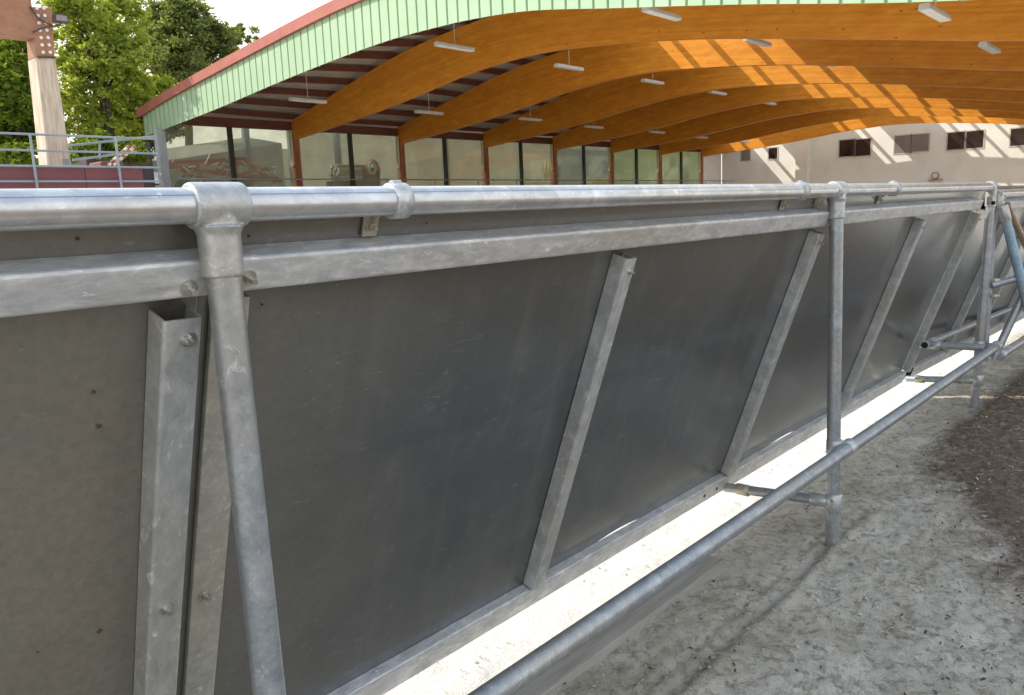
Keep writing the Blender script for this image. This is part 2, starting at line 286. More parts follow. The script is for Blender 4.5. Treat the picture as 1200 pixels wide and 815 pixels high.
# ------------------------------------------------------------------ builders
BASE = {}
class MB:
    def __init__(s): s.v = []; s.f = []; s.sm = []; s.mi = []
    def add(s, vs, fs, smooth=False, mi=0):
        o = len(s.v); s.v += [Vector(p) for p in vs]
        s.f += [tuple(i+o for i in f) for f in fs]; s.sm += [smooth]*len(fs); s.mi += [mi]*len(fs)
    def box(s, a, b, mi=0):
        x0,y0,z0 = a; x1,y1,z1 = b
        s.add([(x0,y0,z0),(x1,y0,z0),(x1,y1,z0),(x0,y1,z0),(x0,y0,z1),(x1,y0,z1),(x1,y1,z1),(x0,y1,z1)],
              [(0,3,2,1),(4,5,6,7),(0,1,5,4),(1,2,6,5),(2,3,7,6),(3,0,4,7)], False, mi)
    def ext(s, prof, p, q, U, V, smooth=False, mi=0):
        p = Vector(p); q = Vector(q); U = Vector(U); V = Vector(V); n = len(prof)
        A = [p+U*a+V*b for a, b in prof]; B = [q+U*a+V*b for a, b in prof]
        s.add(A+B, [(i, (i+1) % n, n+(i+1) % n, n+i) for i in range(n)], smooth, mi)
        s.add(A, [tuple(range(n))[::-1]], False, mi); s.add(B, [tuple(range(n))], False, mi)
    def beam(s, p, q, w, h, upv=(0,0,1), mi=0):
        p = Vector(p); q = Vector(q); d = (q-p).normalized(); U = d.cross(Vector(upv)).normalized(); V = U.cross(d)
        s.ext([(-w/2,-h/2),(w/2,-h/2),(w/2,h/2),(-w/2,h/2)], p, q, U, V, False, mi)
    def tube(s, pts, r, n=24, caps=True, mi=0, r2=None):
        pts = [Vector(p) for p in pts]; rs = r if isinstance(r, (list, tuple)) else [r]*len(pts)
        d = (pts[1]-pts[0]).normalized(); U = d.cross(Vector((0,0,1)))
        if U.length < .01: U = d.cross(Vector((0,1,0)))
        U.normalize(); rings = []; vs = []
        for i, p in enumerate(pts):
            t = (pts[min(i+1, len(pts)-1)]-pts[max(i-1, 0)]).normalized()
            U = (U-t*U.dot(t)).normalized(); V = t.cross(U)
            rings.append([p+U*(math.cos(a)*rs[i])+V*(math.sin(a)*rs[i]) for a in [2*math.pi*k/n for k in range(n)]])
        for r_ in rings: vs += r_
        fs = [(j*n+k, j*n+(k+1) % n, (j+1)*n+(k+1) % n, (j+1)*n+k) for j in range(len(pts)-1) for k in range(n)]
        s.add(vs, fs, True, mi)
        if caps:
            s.add(rings[0], [tuple(range(n))[::-1]], False, mi); s.add(rings[-1], [tuple(range(n))], False, mi)
    def build(s, name, mat, parent=None, bevel=0, h=H):
        base = BASE[parent.name] if parent else Vector((0,0,0))
        me = bpy.data.meshes.new(name)
        me.from_pydata([(p + Vector((0,0,h)) - base) for p in s.v], [], s.f)
        for m in (mat if isinstance(mat, list) else [mat]): me.materials.append(m)
        me.polygons.foreach_set('use_smooth', s.sm); me.polygons.foreach_set('material_index', s.mi); me.update()
        o = bpy.data.objects.new(name, me); COL.objects.link(o)
        if parent: o.parent = parent
        BASE[o.name] = base
        if bevel:
            b = o.modifiers.new('b', 'BEVEL'); b.width = bevel; b.segments = 2; b.limit_method = 'ANGLE'; b.angle_limit = math.radians(50)
        return o
def thing(name, loc, label, cat, group=None):
    o = bpy.data.objects.new(name, None); COL.objects.link(o)
    o.location = Vector(loc)+Vector((0,0,H)); BASE[o.name] = o.location.copy(); o.empty_display_size = .2
    return tag(o, label, cat, group)
def tag(o, label, cat, group=None):
    o['label'] = label; o['category'] = cat
    if group: o['group'] = group
    return o
def struct(o): o['kind'] = 'structure'; return o
def rounded(pts, r, seg=4):
    out = []; n = len(pts)
    for i in range(n):
        p = Vector(pts[i]).to_2d() if False else Vector((pts[i][0], pts[i][1])); a = Vector((pts[i-1][0], pts[i-1][1])); b = Vector((pts[(i+1) % n][0], pts[(i+1) % n][1]))
        rr = pts[i][2] if len(pts[i]) > 2 else r
        if rr <= 0: out.append((p.x, p.y)); continue
        da = (a-p).normalized(); db = (b-p).normalized(); s0 = p+da*rr; s1 = p+db*rr
        for k in range(seg+1):
            t = k/seg; q = s0*(1-t)**2+p*2*t*(1-t)+s1*t*t; out.append((q.x, q.y))
    return out
def uprofile(w, d, t, r):     # open towards the board (v = 0), rounded outer corners
    return rounded([(0,0,0),(0,d,r),(w,d,r),(w,0,0),(w-t,0,0),(w-t,d-t,r*.5),(t,d-t,r*.5),(t,0,0)], r, 5)
def smooth_profile(pts, y):
    pts = sorted(pts); 
    if y <= pts[0][0]: return pts[0][1]+(y-pts[0][0])*(pts[1][1]-pts[0][1])/(pts[1][0]-pts[0][0])
    if y >= pts[-1][0]: return pts[-1][1]+(y-pts[-1][0])*(pts[-1][1]-pts[-2][1])/(pts[-1][0]-pts[-2][0])
    for i in range(len(pts)-1):
        if pts[i][0] <= y <= pts[i+1][0]:
            p0 = pts[max(i-1,0)]; p1 = pts[i]; p2 = pts[i+1]; p3 = pts[min(i+2,len(pts)-1)]
            hh = p2[0]-p1[0]; t = (y-p1[0])/hh
            m1 = (p2[1]-p0[1])/(p2[0]-p0[0])*hh; m2 = (p3[1]-p1[1])/(p3[0]-p1[0])*hh
            return (2*t**3-3*t**2+1)*p1[1]+(t**3-2*t**2+t)*m1+(-2*t**3+3*t**2)*p2[1]+(t**3-t**2)*m2

# ------------------------------------------------------------------ ground
def steps(a, b, fine0, fine1, d):
    xs = [fine0+i*d for i in range(int((fine1-fine0)/d)+1)]
    s = d; x = xs[-1]
    while x < b: s *= 1.22; x += s; xs.append(min(x, b))
    s = d; x = xs[0]; pre = []
    while x > a: s *= 1.22; x -= s; pre.append(max(x, a))
    return pre[::-1]+xs
gx = steps(-400, 400, 1.2, 7.6, .013); gy = steps(-400, 400, .2, 2.0, .013)
def gz(x, y):
    if not (-2 < x < 14 and -2 < y < 6): return 0
    k = min(1, (x+2)/2, (14-x)/4, (y+2)/2, (6-y)/3)
    z = noise.fractal((x*2.1, y*2.1, 0), 1, 2, 4)*.016 + noise.fractal((x*9, y*9, 3), .8, 2, 5)*.0085
    side = max(0, min(1, (1.3-y)/.3)); z += side*abs(noise.noise((x*22, y*22, 7)))*.009 + side*noise.fractal((x*45,y*45,1), .7, 2, 3)*.004
    for off, dep, wd in ((0, .026, .022), (.055, .014, .014)):      # wheel rut beside the fence
        yc = 1.12+off+.02*math.sin(x*2.3)-.01*(x-2.5); u_ = max(0, min(1, (3.7-x)/.5))
        z -= dep*u_*math.exp(-((y-yc)/wd)**2)*(.7+.6*noise.noise((x*5, 2, off*9)))
        z += dep*.45*u_*math.exp(-((y-yc+.05)/(wd*1.3))**2)
    return z*k
g = MB(); W_ = len(gx)
g.add([(x, y, -H+gz(x, y)) for y in gy for x in gx],
      [(j*W_+i, j*W_+i+1, (j+1)*W_+i+1, (j+1)*W_+i) for j in range(len(gy)-1) for i in range(W_-1)], True)
struct(g.build('ground', M['ground']))
TZ = .50
g = MB(); g.box((-150, 12.0, -1.5), (11.2, 250, TZ)); g.box((11.21, 27.2, -1.5), (250, 250, TZ-.004))
struct(g.build('terrace', M['terrace']))

# litter on the ground: straw, chips, dead leaves
def litter(name, mat, n, kind, label):
    b = MB()
    for i in range(n):
        x = 1.3+random.random()**1.3*7; y = random.uniform(.2, 1.5)
        if kind == 'leaf' and random.random() < .55: y = random.uniform(.2, .27*x-.1)
        z = -H+gz(x, y)+.004; a = random.uniform(0, 6.28); ca, sa = math.cos(a), math.sin(a)
        if kind == 'straw':
            L = random.uniform(.012, .05) if random.random() < .92 else random.uniform(.08, .16); w_ = random.uniform(.0007, .0015); c = random.uniform(-.2, .2)
            pts = [(x+(t-.5)*L*ca-c*L*(t-.5)**2*4*sa, y+(t-.5)*L*sa+c*L*(t-.5)**2*4*ca, z+.003+random.uniform(0,.004)) for t in (0,.33,.66,1)]
            b.tube(pts, w_, 4)
        else:
            s_ = random.uniform(.0018, .006) if kind == 'chip' else random.uniform(.0018, .0065); k = random.randint(4, 6); t1 = random.uniform(-.5,.5); t2 = random.uniform(-.5,.5)
            ring = []
            for q in range(k):
                u_ = 6.283*q/k; rr = s_*random.uniform(.6, 1.1); dx = math.cos(u_)*rr*1.7; dy = math.sin(u_)*rr*.8
                ring.append((x+dx*ca-dy*sa, y+dx*sa+dy*ca, z+.002+t1*dx+t2*dy))
            top = [(p[0], p[1], p[2]+.0015) for p in ring]
            b.add(ring+top, [tuple(range(k))[::-1], tuple(range(k, 2*k))]+[(q, (q+1) % k, k+(q+1) % k, k+q) for q in range(k)])
    o = b.build(name, mat); tag(o, label, 'ground litter'); o['kind'] = 'stuff'
litter('straw_litter', M['straw'], 1100, 'straw', 'short dry straw and stalks scattered over the sandy ground')
litter('wood_chip_litter', M['chip'], 900, 'chip', 'small pale chips scattered over the sandy ground')
litter('dead_leaf_litter', M['deadleaf'], 800, 'leaf', 'dark dead leaf bits scattered over the soil beside the fence')
b = MB()
for i in range(2000):
    x = 1.4+random.random()**1.4*6; y = random.uniform(.25, 1.5); s_ = random.choice((.002,.003,.003,.004,.005,.007,.010))*random.uniform(.7,1.3); z = -H+gz(x,y)
    k = 6; ph = random.random()*6; r1 = [(x+math.cos(ph+q*1.047)*s_*random.uniform(.7,1.3), y+math.sin(ph+q*1.047)*s_*random.uniform(.7,1.3), z-.002) for q in range(k)]
    r2 = [(x+(p[0]-x)*.75, y+(p[1]-y)*.75, z+s_*random.uniform(.35,.75)) for p in r1]; tp = (x, y, z+s_*random.uniform(.7,1.0))
    b.add(r1+r2+[tp], [(q, (q+1) % k, k+(q+1) % k, k+q) for q in range(k)]+[(k+q, k+(q+1) % k, 2*k) for q in range(k)])
o = b.build('soil_crumbs', M['ground']); tag(o, 'small grey soil crumbs lying all over the ground', 'ground litter'); o['kind'] = 'stuff'
# crumbs on the sunlit sand
b = MB()
for i in range(230):
    if i % 7 == 0: hx, hy = random.uniform(1.3, 6.5), random.uniform(1.46, 1.85)
    x = hx+random.gauss(0,.07); y = hy+random.gauss(0,.03); s_ = random.uniform(.002, .008); z = -H+gz(x,y)+.003; a = random.random()*6
    b.add([(x+s_*math.cos(a+k*1.57)*random.uniform(.5,1.3), y+s_*math.sin(a+k*1.57)*random.uniform(.5,1.3), z+random.uniform(0,.004)) for k in range(4)]+[(x,y,z+.004)], [(0,1,4),(1,2,4),(2,3,4),(3,0,4),(3,2,1,0)])
o = b.build('bark_litter', M['straw']); tag(o, 'brown bark crumbs lying on the sunlit sand under the boards', 'ground litter'); o['kind'] = 'stuff'

# ------------------------------------------------------------------ barrier fence
RY, RZ, RR = 1.132, .025, .0262
# board plane
bt = Vector((0, 1.165, .045)); bb = Vector((0, 1.625, -1.262)); dn = (bb-bt).normalized()      # down the board
nr = Vector((0, dn.z, -dn.y)); nr = nr if nr.y < 0 else -nr                                    # out of the board, to the camera side
def bp(x, s, d=0): return Vector((x, bt.y, bt.z))+dn*s+nr*d
def s_at(z): return (bt.z-z)/(-dn.z)
def hexbolt(mb, c, axis, r=.0095, stud=.018):
    axis = axis.normalized(); U = Vector((1,0,0)) if abs(axis.x) < .9 else Vector((0,1,0)); V = axis.cross(U).normalized(); U = V.cross(axis)
    ring = lambda rr, n, ph=0: [(math.cos(6.28318*k/n+ph)*rr, math.sin(6.28318*k/n+ph)*rr) for k in range(n)]
    mb.ext(ring(r*1.55, 20), c, c+axis*.002, U, V); mb.ext(ring(r, 6, random.random()), c+axis*.002, c+axis*.009, U, V)
    mb.ext(ring(r*.52, 12), c+axis*.009, c+axis*(.009+stud), U, V)
def tee(parent, x):
    t = MB(); n = 40
    t.tube([(x-.043, RY, RZ), (x-.040, RY, RZ), (x+.040, RY, RZ), (x+.043, RY, RZ)], [.0310,.0340,.0340,.0310], n)
    t.tube([(x, RY, RZ), (x, RY, RZ-.03), (x, RY, RZ-.104), (x, RY, RZ-.107)], [.0325,.0315,.0312,.030], n)
    t.tube([(x, RY, RZ-.03), (x, RY, RZ-.043)], [.037, .0315], n)
    o = t.build('tee_fitting', M['fit'], parent)
    r = o.modifiers.new('r', 'REMESH'); r.mode = 'VOXEL'; r.voxel_size = .0022; r.use_smooth_shade = True
    s_ = o.modifiers.new('s', 'SMOOTH'); s_.factor = .8; s_.iterations = 3
    return o
def clip(parent, x):
    c = MB()
    c.tube([(x-.019, RY, RZ), (x-.016, RY, RZ), (x+.016, RY, RZ), (x+.019, RY, RZ)], [.029,.0325,.0325,.029], 36)
    c.tube([(x-.010, RY, RZ+.030), (x+.010, RY, RZ+.030)], .0075, 10)
    o = c.build('pipe_clamp', M['fit'], parent)
    p = MB(); q = bp(x-.026, .064)
    p.ext(rounded([(-.017,-.020),(.017,-.020),(.017,.020),(-.017,.020)], .004), q+nr*.004, q+nr*.008, Vector((1,0,0)), dn)
    p.beam(q+nr*.006-dn*.018, Vector((q.x+.002, RY+.014, RZ-.008)), .026, .003, (1,0,0))
    k = p.build('fixing_lug', M['brass'], o)
    hb = MB(); hexbolt(hb, q+nr*.008, nr, .0085, .008); hb.build('bolt', M['brass'], k)
def coupler(parent, c, axis='x', r=.033, L=.04, mat='fit', name='coupler'):
    m = MB(); c = Vector(c); d = {'x': Vector((1,0,0)), 'y': Vector((0,1,0)), 'z': Vector((0,0,1))}[axis] if isinstance(axis, str) else axis.normalized()
    m.tube([c-d*L, c-d*(L-.004), c+d*(L-.004), c+d*L], [r*.9, r, r, r*.9], 32); return m.build(name, M[mat], parent)
def post(parent, x, top=True, foot=-H-.05, y=RY-.012, zt=RZ, lean=0):
    m = MB(); m.tube([(x, RY, zt-.02), (x+lean, y-.012, foot)], .0258, 36); o = m.build('post', M['tube'], parent); return o
def strut(parent, x, top=.178, bot=None, w=.05, d=.048, label=None):
    bot = bot or s_at(-1.172)
    m = MB(); m.ext(uprofile(w, d, .0035, .008), bp(x, top, .002), bp(x, bot, .002), Vector((1,0,0)), nr)
    o = m.build('strut', M['strip'], parent)
    if label: o['label'] = label
    hb = MB(); hexbolt(hb, bp(x+w*.55, top+.035, d+.002), nr, .006, .007); hb.build('bolt', M['bolt'], o)
    return o
def slit_x(px, py):
    r = ray(px, py); return (r*(bp(0,0,.0).dot(nr)/r.dot(nr))).x
SLITS = [((slit_x(702,633)+slit_x(747,607))/2, (slit_x(747,607)-slit_x(702,633))*.75), ((slit_x(905,516)+slit_x(932,500))/2, (slit_x(932,500)-slit_x(905,516))*.7)]
def board(parent, x0, x1, slit=()):
    m = MB(); nx = 150; sb = s_at(-1.262)
    bot = []
    for i in range(nx+1):
        x = x0+(x1-x0)*i/nx; s_ = sb
        for (cx_, hw_) in SLITS:
            u_ = abs(x-cx_)/hw_
            if u_ < 1: s_ = sb-(.0800+.0165*(1-u_*u_)) if u_ < .985 else sb
        bot.append((x, s_))
    top = [bp(x, 0, 0) for x, _ in bot]; lo = [bp(x, s_, 0) for x, s_ in bot]
    topb = [bp(x, 0, -.012) for x, _ in bot]; lob = [bp(x, s_, -.012) for x, s_ in bot]; n = nx+1
    m.add(top+lo+topb+lob, [(i, i+1, n+i+1, n+i) for i in range(nx)]+[(2*n+i+1, 2*n+i, 3*n+i, 3*n+i+1) for i in range(nx)]
          + [(n+i, n+i+1, 3*n+i+1, 3*n+i) for i in range(nx)]+[(i+1, i, 2*n+i, 2*n+i+1) for i in range(nx)] + [(0, n, 3*n, 2*n), (n-1, 3*n-1, 4*n-1, 2*n-1)])
    return m.build('board', M['board'], parent)
def upper_channel(parent, x0, x1):
    m = MB(); m.ext(uprofile(.060, .052, .004, .009), bp(x0, .088, .001), bp(x1, .088, .001), dn, nr); return m.build('upper_channel', M['chan'], parent)
def lower_channel(parent, x0, x1):
    m = MB(); s0 = s_at(-1.255)-.082
    m.ext(uprofile(.082, .034, .004, .007), bp(x0, s0, .001), bp(x1, s0, .001), dn, nr); return m.build('lower_channel', M['chan'], parent)

PX = [-1.94, .606, 3.125, 5.70]
fence = thing('barrier_fence', (3.1, 1.2, -H), 'galvanised tube fence carrying dark leaning kick boards, nearest section across the whole foreground', 'fence', 'sections of kick board fence')
m = MB(); m.tube([(-1.94, RY, RZ), (5.70, RY, RZ)], RR, 48, False); m.build('top_rail', M['rail'], fence)
for a, b_ in zip(PX[:-1], PX[1:]):
    board(fence, a+.003, b_-.001)
    lower_channel(fence, a+.004, b_-.002)
upper_channel(fence, -1.94, 3.095); upper_channel(fence, 3.10, 5.62)
for x in PX[1:3]:
    post(fence, x); tee(fence, x)
m = MB(); m.tube([(5.79, 1.142, RZ-.03), (5.785, 1.165, -H-.05)], .0258, 36); m.build('post', M['tube'], fence); coupler(fence, (5.69, RY, RZ), 'x', .034, .03, name='end_fitting')
c_ = MB(); c_.tube([(5.79, 1.142, RZ-.01), (5.79, 1.144, RZ-.12)], .031, 32); c_.tube([(5.69, RY, RZ-.01), (5.80, 1.142, RZ-.05)], .018, 16); c_.build('post_socket', M['fit'], fence)
for x in (.955, 2.775, 3.80): clip(fence, x)
# loose bracket beside the middle post
q = bp(3.05, .045); p = MB(); p.ext(rounded([(-.012,-.03),(.012,-.03),(.012,.03),(-.012,.03)], .003), q+nr*.003, q+nr*.007, Vector((1,0,0)), dn); p.beam(q+dn*.028+nr*.005, q+dn*.03+nr*.035, .03, .003, (1,0,0)); p.build('bracket', M['brass'], fence)
# struts
s0 = strut(fence, .528, .182, w=.062, d=.05, label='wide hollow strut nearest the camera, beside the first post')
pl = MB(); pl.ext([(0,0),(.066,0),(.066,.012),(0,.012)], bp(.627, .175, .001), bp(.627, s_at(-1.172), .001), Vector((1,0,0)), nr); pl.build('cover_plate', M['plate'], fence, .002)
for (px, py, d) in ((222,398,.052), (195,713,.052), (240,697,.013)):
    r = ray(px, py); c = r*((bp(0,0,d)-Vector((0,0,0))).dot(nr)/r.dot(nr)); hb = MB(); hexbolt(hb, c, nr, .008, .009); hb.build('strut_bolt', M['bolt'], fence)
for (px, py) in ((221,338), (291,326)):
    r = ray(px, py); c = r*(bp(0,0,.053).dot(nr)/r.dot(nr)); hb = MB(); hexbolt(hb, c, nr, .009, .012); hb.build('channel_bolt', M['bolt'], fence)
for x in (1.765, 3.095, 4.48, 5.74-.05): strut(fence, x)
for x in (-.70,): strut(fence, x)
# holes and bolt heads along the lower channel
for i, x in enumerate((2.92, 3.03, 4.35)):
    c = bp(x, s_at(-1.255)-.04, .0355); h_ = MB(); h_.tube([c, c+nr*.0015], .0075, 16); h_.build('bolt_hole', M['black'], fence)
# lower tube on the outside of the posts
LT = []
m = MB(); m.tube([(-1.94, 1.062, -.985), (5.69, 1.062, -.985)], .0258, 40); m.build('lower_rail', M['tube'], fence)
m = MB(); m.tube([(5.68, 1.062, -.985), (5.77, 1.09, -.985)], .0258, 32); m.build('lower_rail_end', M['tube'], fence)
for x in PX[1:3]+[5.785]:
    coupler(fence, (x+.02, 1.066, -.985), 'x', .0325, .032, name='crossover_clamp'); coupler(fence, (x, 1.112 if x < 5.7 else 1.158, -.985), 'z', .0315, .03, name='crossover_clamp')
for x in PX[1:3]+[5.785]:
    dy_ = 0 if x < 5.7 else .045; m = MB(); m.tube([(x, 1.115+dy_, -1.215), (x, 1.585, -1.252)], .0205, 28); o = m.build('spacer_tube', M['tube'], fence)
    coupler(o, (x, 1.108+dy_, -1.214), 'z', .031, .036, 'fit', 'clamp'); coupler(o, (x, 1.165+dy_, -1.219), 'y', .0265, .035, 'fit', 'clamp')
    coupler(o, (x, 1.50, -1.246), 'y', .025, .03, 'brass', 'clamp')
    hb = MB(); hexbolt(hb, Vector((x-.027, 1.105+dy_, -1.20)), Vector((-1,-.6,0)), .006, .006); hexbolt(hb, Vector((x-.027, 1.105+dy_, -1.235)), Vector((-1,-.6,0)), .006, .006); hb.build('bolt', M['brass'], o)

# mud specks on the board
for (px, py, s_) in ((116,500,.006), (117,740,.006), (44,764,.0025), (307,357,.003), (50,268,.0025), (92,280,.004), (110,460,.004), (500,262,.003), (292,277,.003)):
    r = ray(px, py); c = r*(bp(0,0,.002).dot(nr)/r.dot(nr)); 
    ring = [c+Vector((1,0,0))*(math.cos(k)*s_*random.uniform(.5,1))+dn*(math.sin(k)*s_*random.uniform(.5,1)) for k in range(6)]
    b = MB(); b.add(ring+[c+nr*.004], [(i, (i+1) % 6, 6) for i in range(6)]); b.build('mud_speck', M['dirt'], fence)

# second section of the fence, beyond the doubled post, a hand lower
f2 = thing('barrier_fence', (7.2, 1.15, -H), 'farther galvanised kick board fence section seen behind the raking brace tubes at the right edge', 'fence', 'sections of kick board fence')
DZ = -.045; YB = lambda x: -(x-5.85)*.035
def P2(x, y, z): return Vector((x, y+YB(x), z))
x0, x1 = 5.80, 10.9
m = MB(); m.tube([P2(x0+.03, RY-.02, RZ+DZ), P2(x1, RY-.02, RZ+DZ)], RR, 36); m.build('top_rail', M['rail'], f2)
m = MB(); sh = Vector((0,0,-.02))
m.ext([(0,0),(1.38,0),(1.38,-.012),(0,-.012)], P2(x0+.02, bt.y, bt.z)+sh, P2(x1, bt.y, bt.z)+sh, dn, nr); m.build('board', M['board'], f2)
m = MB(); m.ext(uprofile(.06,.052,.004,.009), P2(x0+.06, bt.y, bt.z)+dn*.088+sh+nr*.001, P2(x1, bt.y, bt.z)+dn*.088+sh+nr*.001, dn, nr); m.build('upper_channel', M['chan'], f2)
m = MB(); m.ext(uprofile(.082,.034,.004,.007), P2(x0+.05, bt.y, bt.z)+dn*1.27+sh+nr*.001, P2(x1, bt.y, bt.z)+dn*1.27+sh+nr*.001, dn, nr); m.build('lower_channel', M['chan'], f2)
for x in (6.55, 7.35, 8.3, 9.5):
    m = MB(); m.ext(uprofile(.05,.048,.0035,.008), P2(x, bt.y, bt.z)+dn*.16+sh+nr*.002, P2(x, bt.y, bt.z)+dn*1.28+sh+nr*.002, Vector((1,0,0)), nr); m.build('strut', M['strip'], f2)
for x in (5.86, 8.4, 10.9):
    m = MB(); m.tube([P2(x, RY-.02+(.03 if x < 6 else 0), RZ-.02+DZ), P2(x, RY-.045+(.05 if x < 6 else 0), -H-.03 if x > 6 else -1.10)], .0258 if x > 6 else .021, 32); o = m.build('post', M['tube'], f2)
    coupler(o, P2(x, RY-.02, RZ-.05+DZ), 'z', .032, .05, 'fit', 'tee_fitting')
m = MB(); m.tube([P2(5.86, 1.06, -1.06), P2(10.9, 1.06, -1.02)], .0258, 32); o = m.build('lower_rail', M['tube'], f2)
coupler(o, P2(5.93, 1.06, -1.058), 'x', .032, .05, 'fit', 'clamp')
# tube running just outside the boards, with its open end
m = MB(); a = cast(1085, 404, 1, 1.44); m.tube([a+Vector((.07,0,0)), cast(1184, 362, 1, 1.44)], .0235, 28); o = m.build('inner_tube', M['tube'], f2)
m = MB(); m.tube([a+Vector((0,.035,.0)), a+Vector((.0,-.03,0))], .027, 28); m.build('elbow_fitting', M['fit'], o)
m = MB(); m.tube([a+Vector((0,.0365,.0)), a+Vector((0,.035,0))], .021, 24); m.build('open_end', M['black'], o)
m = MB(); m.tube([a+Vector((-.016,0,0)), a+Vector((-.030,0,0))], .0265, 28); m.tube([a+Vector((-.030,0,0)), a+Vector((-.031,0,0))], .021, 24, mi=1); m.build('tube_mouth', [M['fit'], M['black']], o)
m = MB(); m.tube([a, Vector((a.x+.02, 1.10, a.z+.005))], .0225, 28); o = m.build('cross_tube', M['tube'], f2)
coupler(o, a+Vector((.0,-.06,0)), 'y', .0275, .03, 'fit', 'clamp')
# raking braces at the doubled post
top = P2(5.86, RY-.04, -.095)
e1 = cast(1200, 342, 0, 5.93); dB = (e1-top).normalized(); footB = top+dB*((-H-.02-top.z)/dB.z)
m = MB(); m.tube([top, footB], .028, 32); o = m.build('raking_brace', M['bluetube'], f2); o['label'] = 'blue grey brace leaning out from the post top to the ground'
coupler(o, top+dB*.05, dB, .033, .05, 'fit', 'swivel_fitting')
m = MB(); hexbolt(m, top+Vector((0,-.01,.035)), Vector((0,-.3,1)), .01, .018); m.build('bolt', M['bolt'], o)
a2 = cast(1180, 240, 0, 6.1); b2 = cast(1204, 292, 0, 6.6); d2 = (b2-a2)
m = MB(); m.tube([a2, a2+d2*3.0], .021, 24); o = m.build('rear_brace', M['tantube'], f2)
q1 = Vector((5.86, 1.085, -1.075)); q2 = top+dB*((-.64-top.z)/dB.z); q2 = q2+Vector((.05,0,0))
m = MB(); m.tube([q1, q2], .0235, 28); m.build('foot_brace', M['tube'], f2)
m = MB(); a3 = cast(1162, 335, 0, 5.83); b3 = cast(1190, 327, 0, 5.92); m.tube([a3, b3], .021, 24); o = m.build('stay_tube', M['tube'], f2)
coupler(o, P2(5.86, RY-.03, a3.z+.03), 'z', .028, .014, 'brass', 'clamp'); coupler(o, P2(5.86, RY-.03, a3.z-.07), 'z', .028, .012, 'brass', 'clamp')
m = MB(); c = Vector((5.745, RY+.0, -.06)); m.box(c+Vector((-.03,-.018,-.03)), c+Vector((.005,.018,.025))); m.build('bracket', M['bolt'], f2, .004)
m = MB(); c = Vector((5.74, RY-.02, -.075)); m.tube([c+Vector((-.035,0,0)), c+Vector((-.031,0,.0))], .012, 16); m.build('open_end', M['black'], f2)

# plank on the sand under the lower tube
pk = MB(); pts = []
for i in range(24):
    x = -1.2+3.88*i/23; pts.append((x, 1.362+.004*noise.noise((x*3,0,0)), 1.475+.004*noise.noise((x*3,5,0)), -H+.03+.002*noise.noise((x*2,9,0))))
vs = []
for x, ya, yb, z in pts: vs += [(x, ya, -H-.02), (x, ya, z), (x, yb, z+.002), (x, yb, -H-.02)]
fs = []
for i in range(23):
    for k in range(3): fs.append((i*4+k, (i+1)*4+k, (i+1)*4+k+1, i*4+k+1))
fs += [(0,1,2,3), (95,94,93,92)]
pk.add(vs, fs); o = pk.build('plank', M['plank'], None, .003); tag(o, 'grey weathered plank lying flat on the sand under the lower tube', 'plank')

# ------------------------------------------------------------------ riding hall
HY = 25.6; PXH = [12.04+5*k for k in range(8)]; XE = 49.76; XF = 12.04
LOW = [(25.45,2.86),(22.82,3.10),(19.68,3.46),(17,3.86),(15.3,4.02),(13.8,4.05),(12.15,3.95),(9.76,3.70),(7.71,3.39),(5.93,3.08),(3,2.58),(0,2.15),(-5,1.5)]
UPP = [(25.8,3.45),(22.7,4.17),(19.55,4.84),(17,5.16),(14.9,5.26),(12.65,5.10),(10,4.80),(6,4.2),(3,3.75),(0,3.3),(-5,2.5)]
FTOP = [(27.2,3.62),(26.65,3.71),(24.5,4.03),(19.5,4.60),(15.6,4.97),(13.5,5.0),(10,4.75),(6,4.2),(3,3.75),(0,3.3),(-5,2.5)]
FBOT = [(26.3,2.87),(22.1,3.17),(18.5,3.50),(15.9,3.70),(14.2,3.79),(12.95,3.80),(11.6,3.77),(10.1,3.65),(8.2,3.34),(6,2.98),(3.3,2.50),(0,2.05),(-5,1.4)]
def drop(k, y): return -.055*max(0,k)*max(0, min(1, (24.5-y)/9))
hall = thing('riding_hall', (30, 12, -H), 'large open riding hall with green front, curved orange timber arches and glazed side', 'riding hall')
YS = [25.75-i*.45 for i in range(69)]
for k in range(7):
    X = 17.04+5*k; m = MB(); th = .11; vs = []
    for y in YS:
        d = drop(k, y); vs += [(X-th, y, smooth_profile(LOW, y)+d), (X+th, y, smooth_profile(LOW, y)+d), (X+th, y, smooth_profile(UPP, y)+.5*d), (X-th, y, smooth_profile(UPP, y)+.5*d)]
    n = len(YS); fs = [(i*4+j, i*4+(j+1) % 4, (i+1)*4+(j+1) % 4, (i+1)*4+j) for i in range(n-1) for j in range(4)]+[(3,2,1,0), (n*4-4,n*4-3,n*4-2,n*4-1)]
    m.add(vs, fs); ao = m.build('arch_beam', M['glulam'], hall); at_ = ao.data.attributes.new('lam', 'FLOAT', 'POINT'); at_.data.foreach_set('value', [v_ for _ in range(n) for v_ in (0., 0., 1., 1.)])
def roofz(x, y):
    a = smooth_profile(UPP, y)+.24; b_ = smooth_profile(FTOP, y)-.06; t = max(0, min(1, (x-XF)/5)); t = t*t*(3-2*t)
    return b_*(1-t)+a*t-.027*max(0, (x-17)/5)*max(0, min(1, (24.5-y)/9))
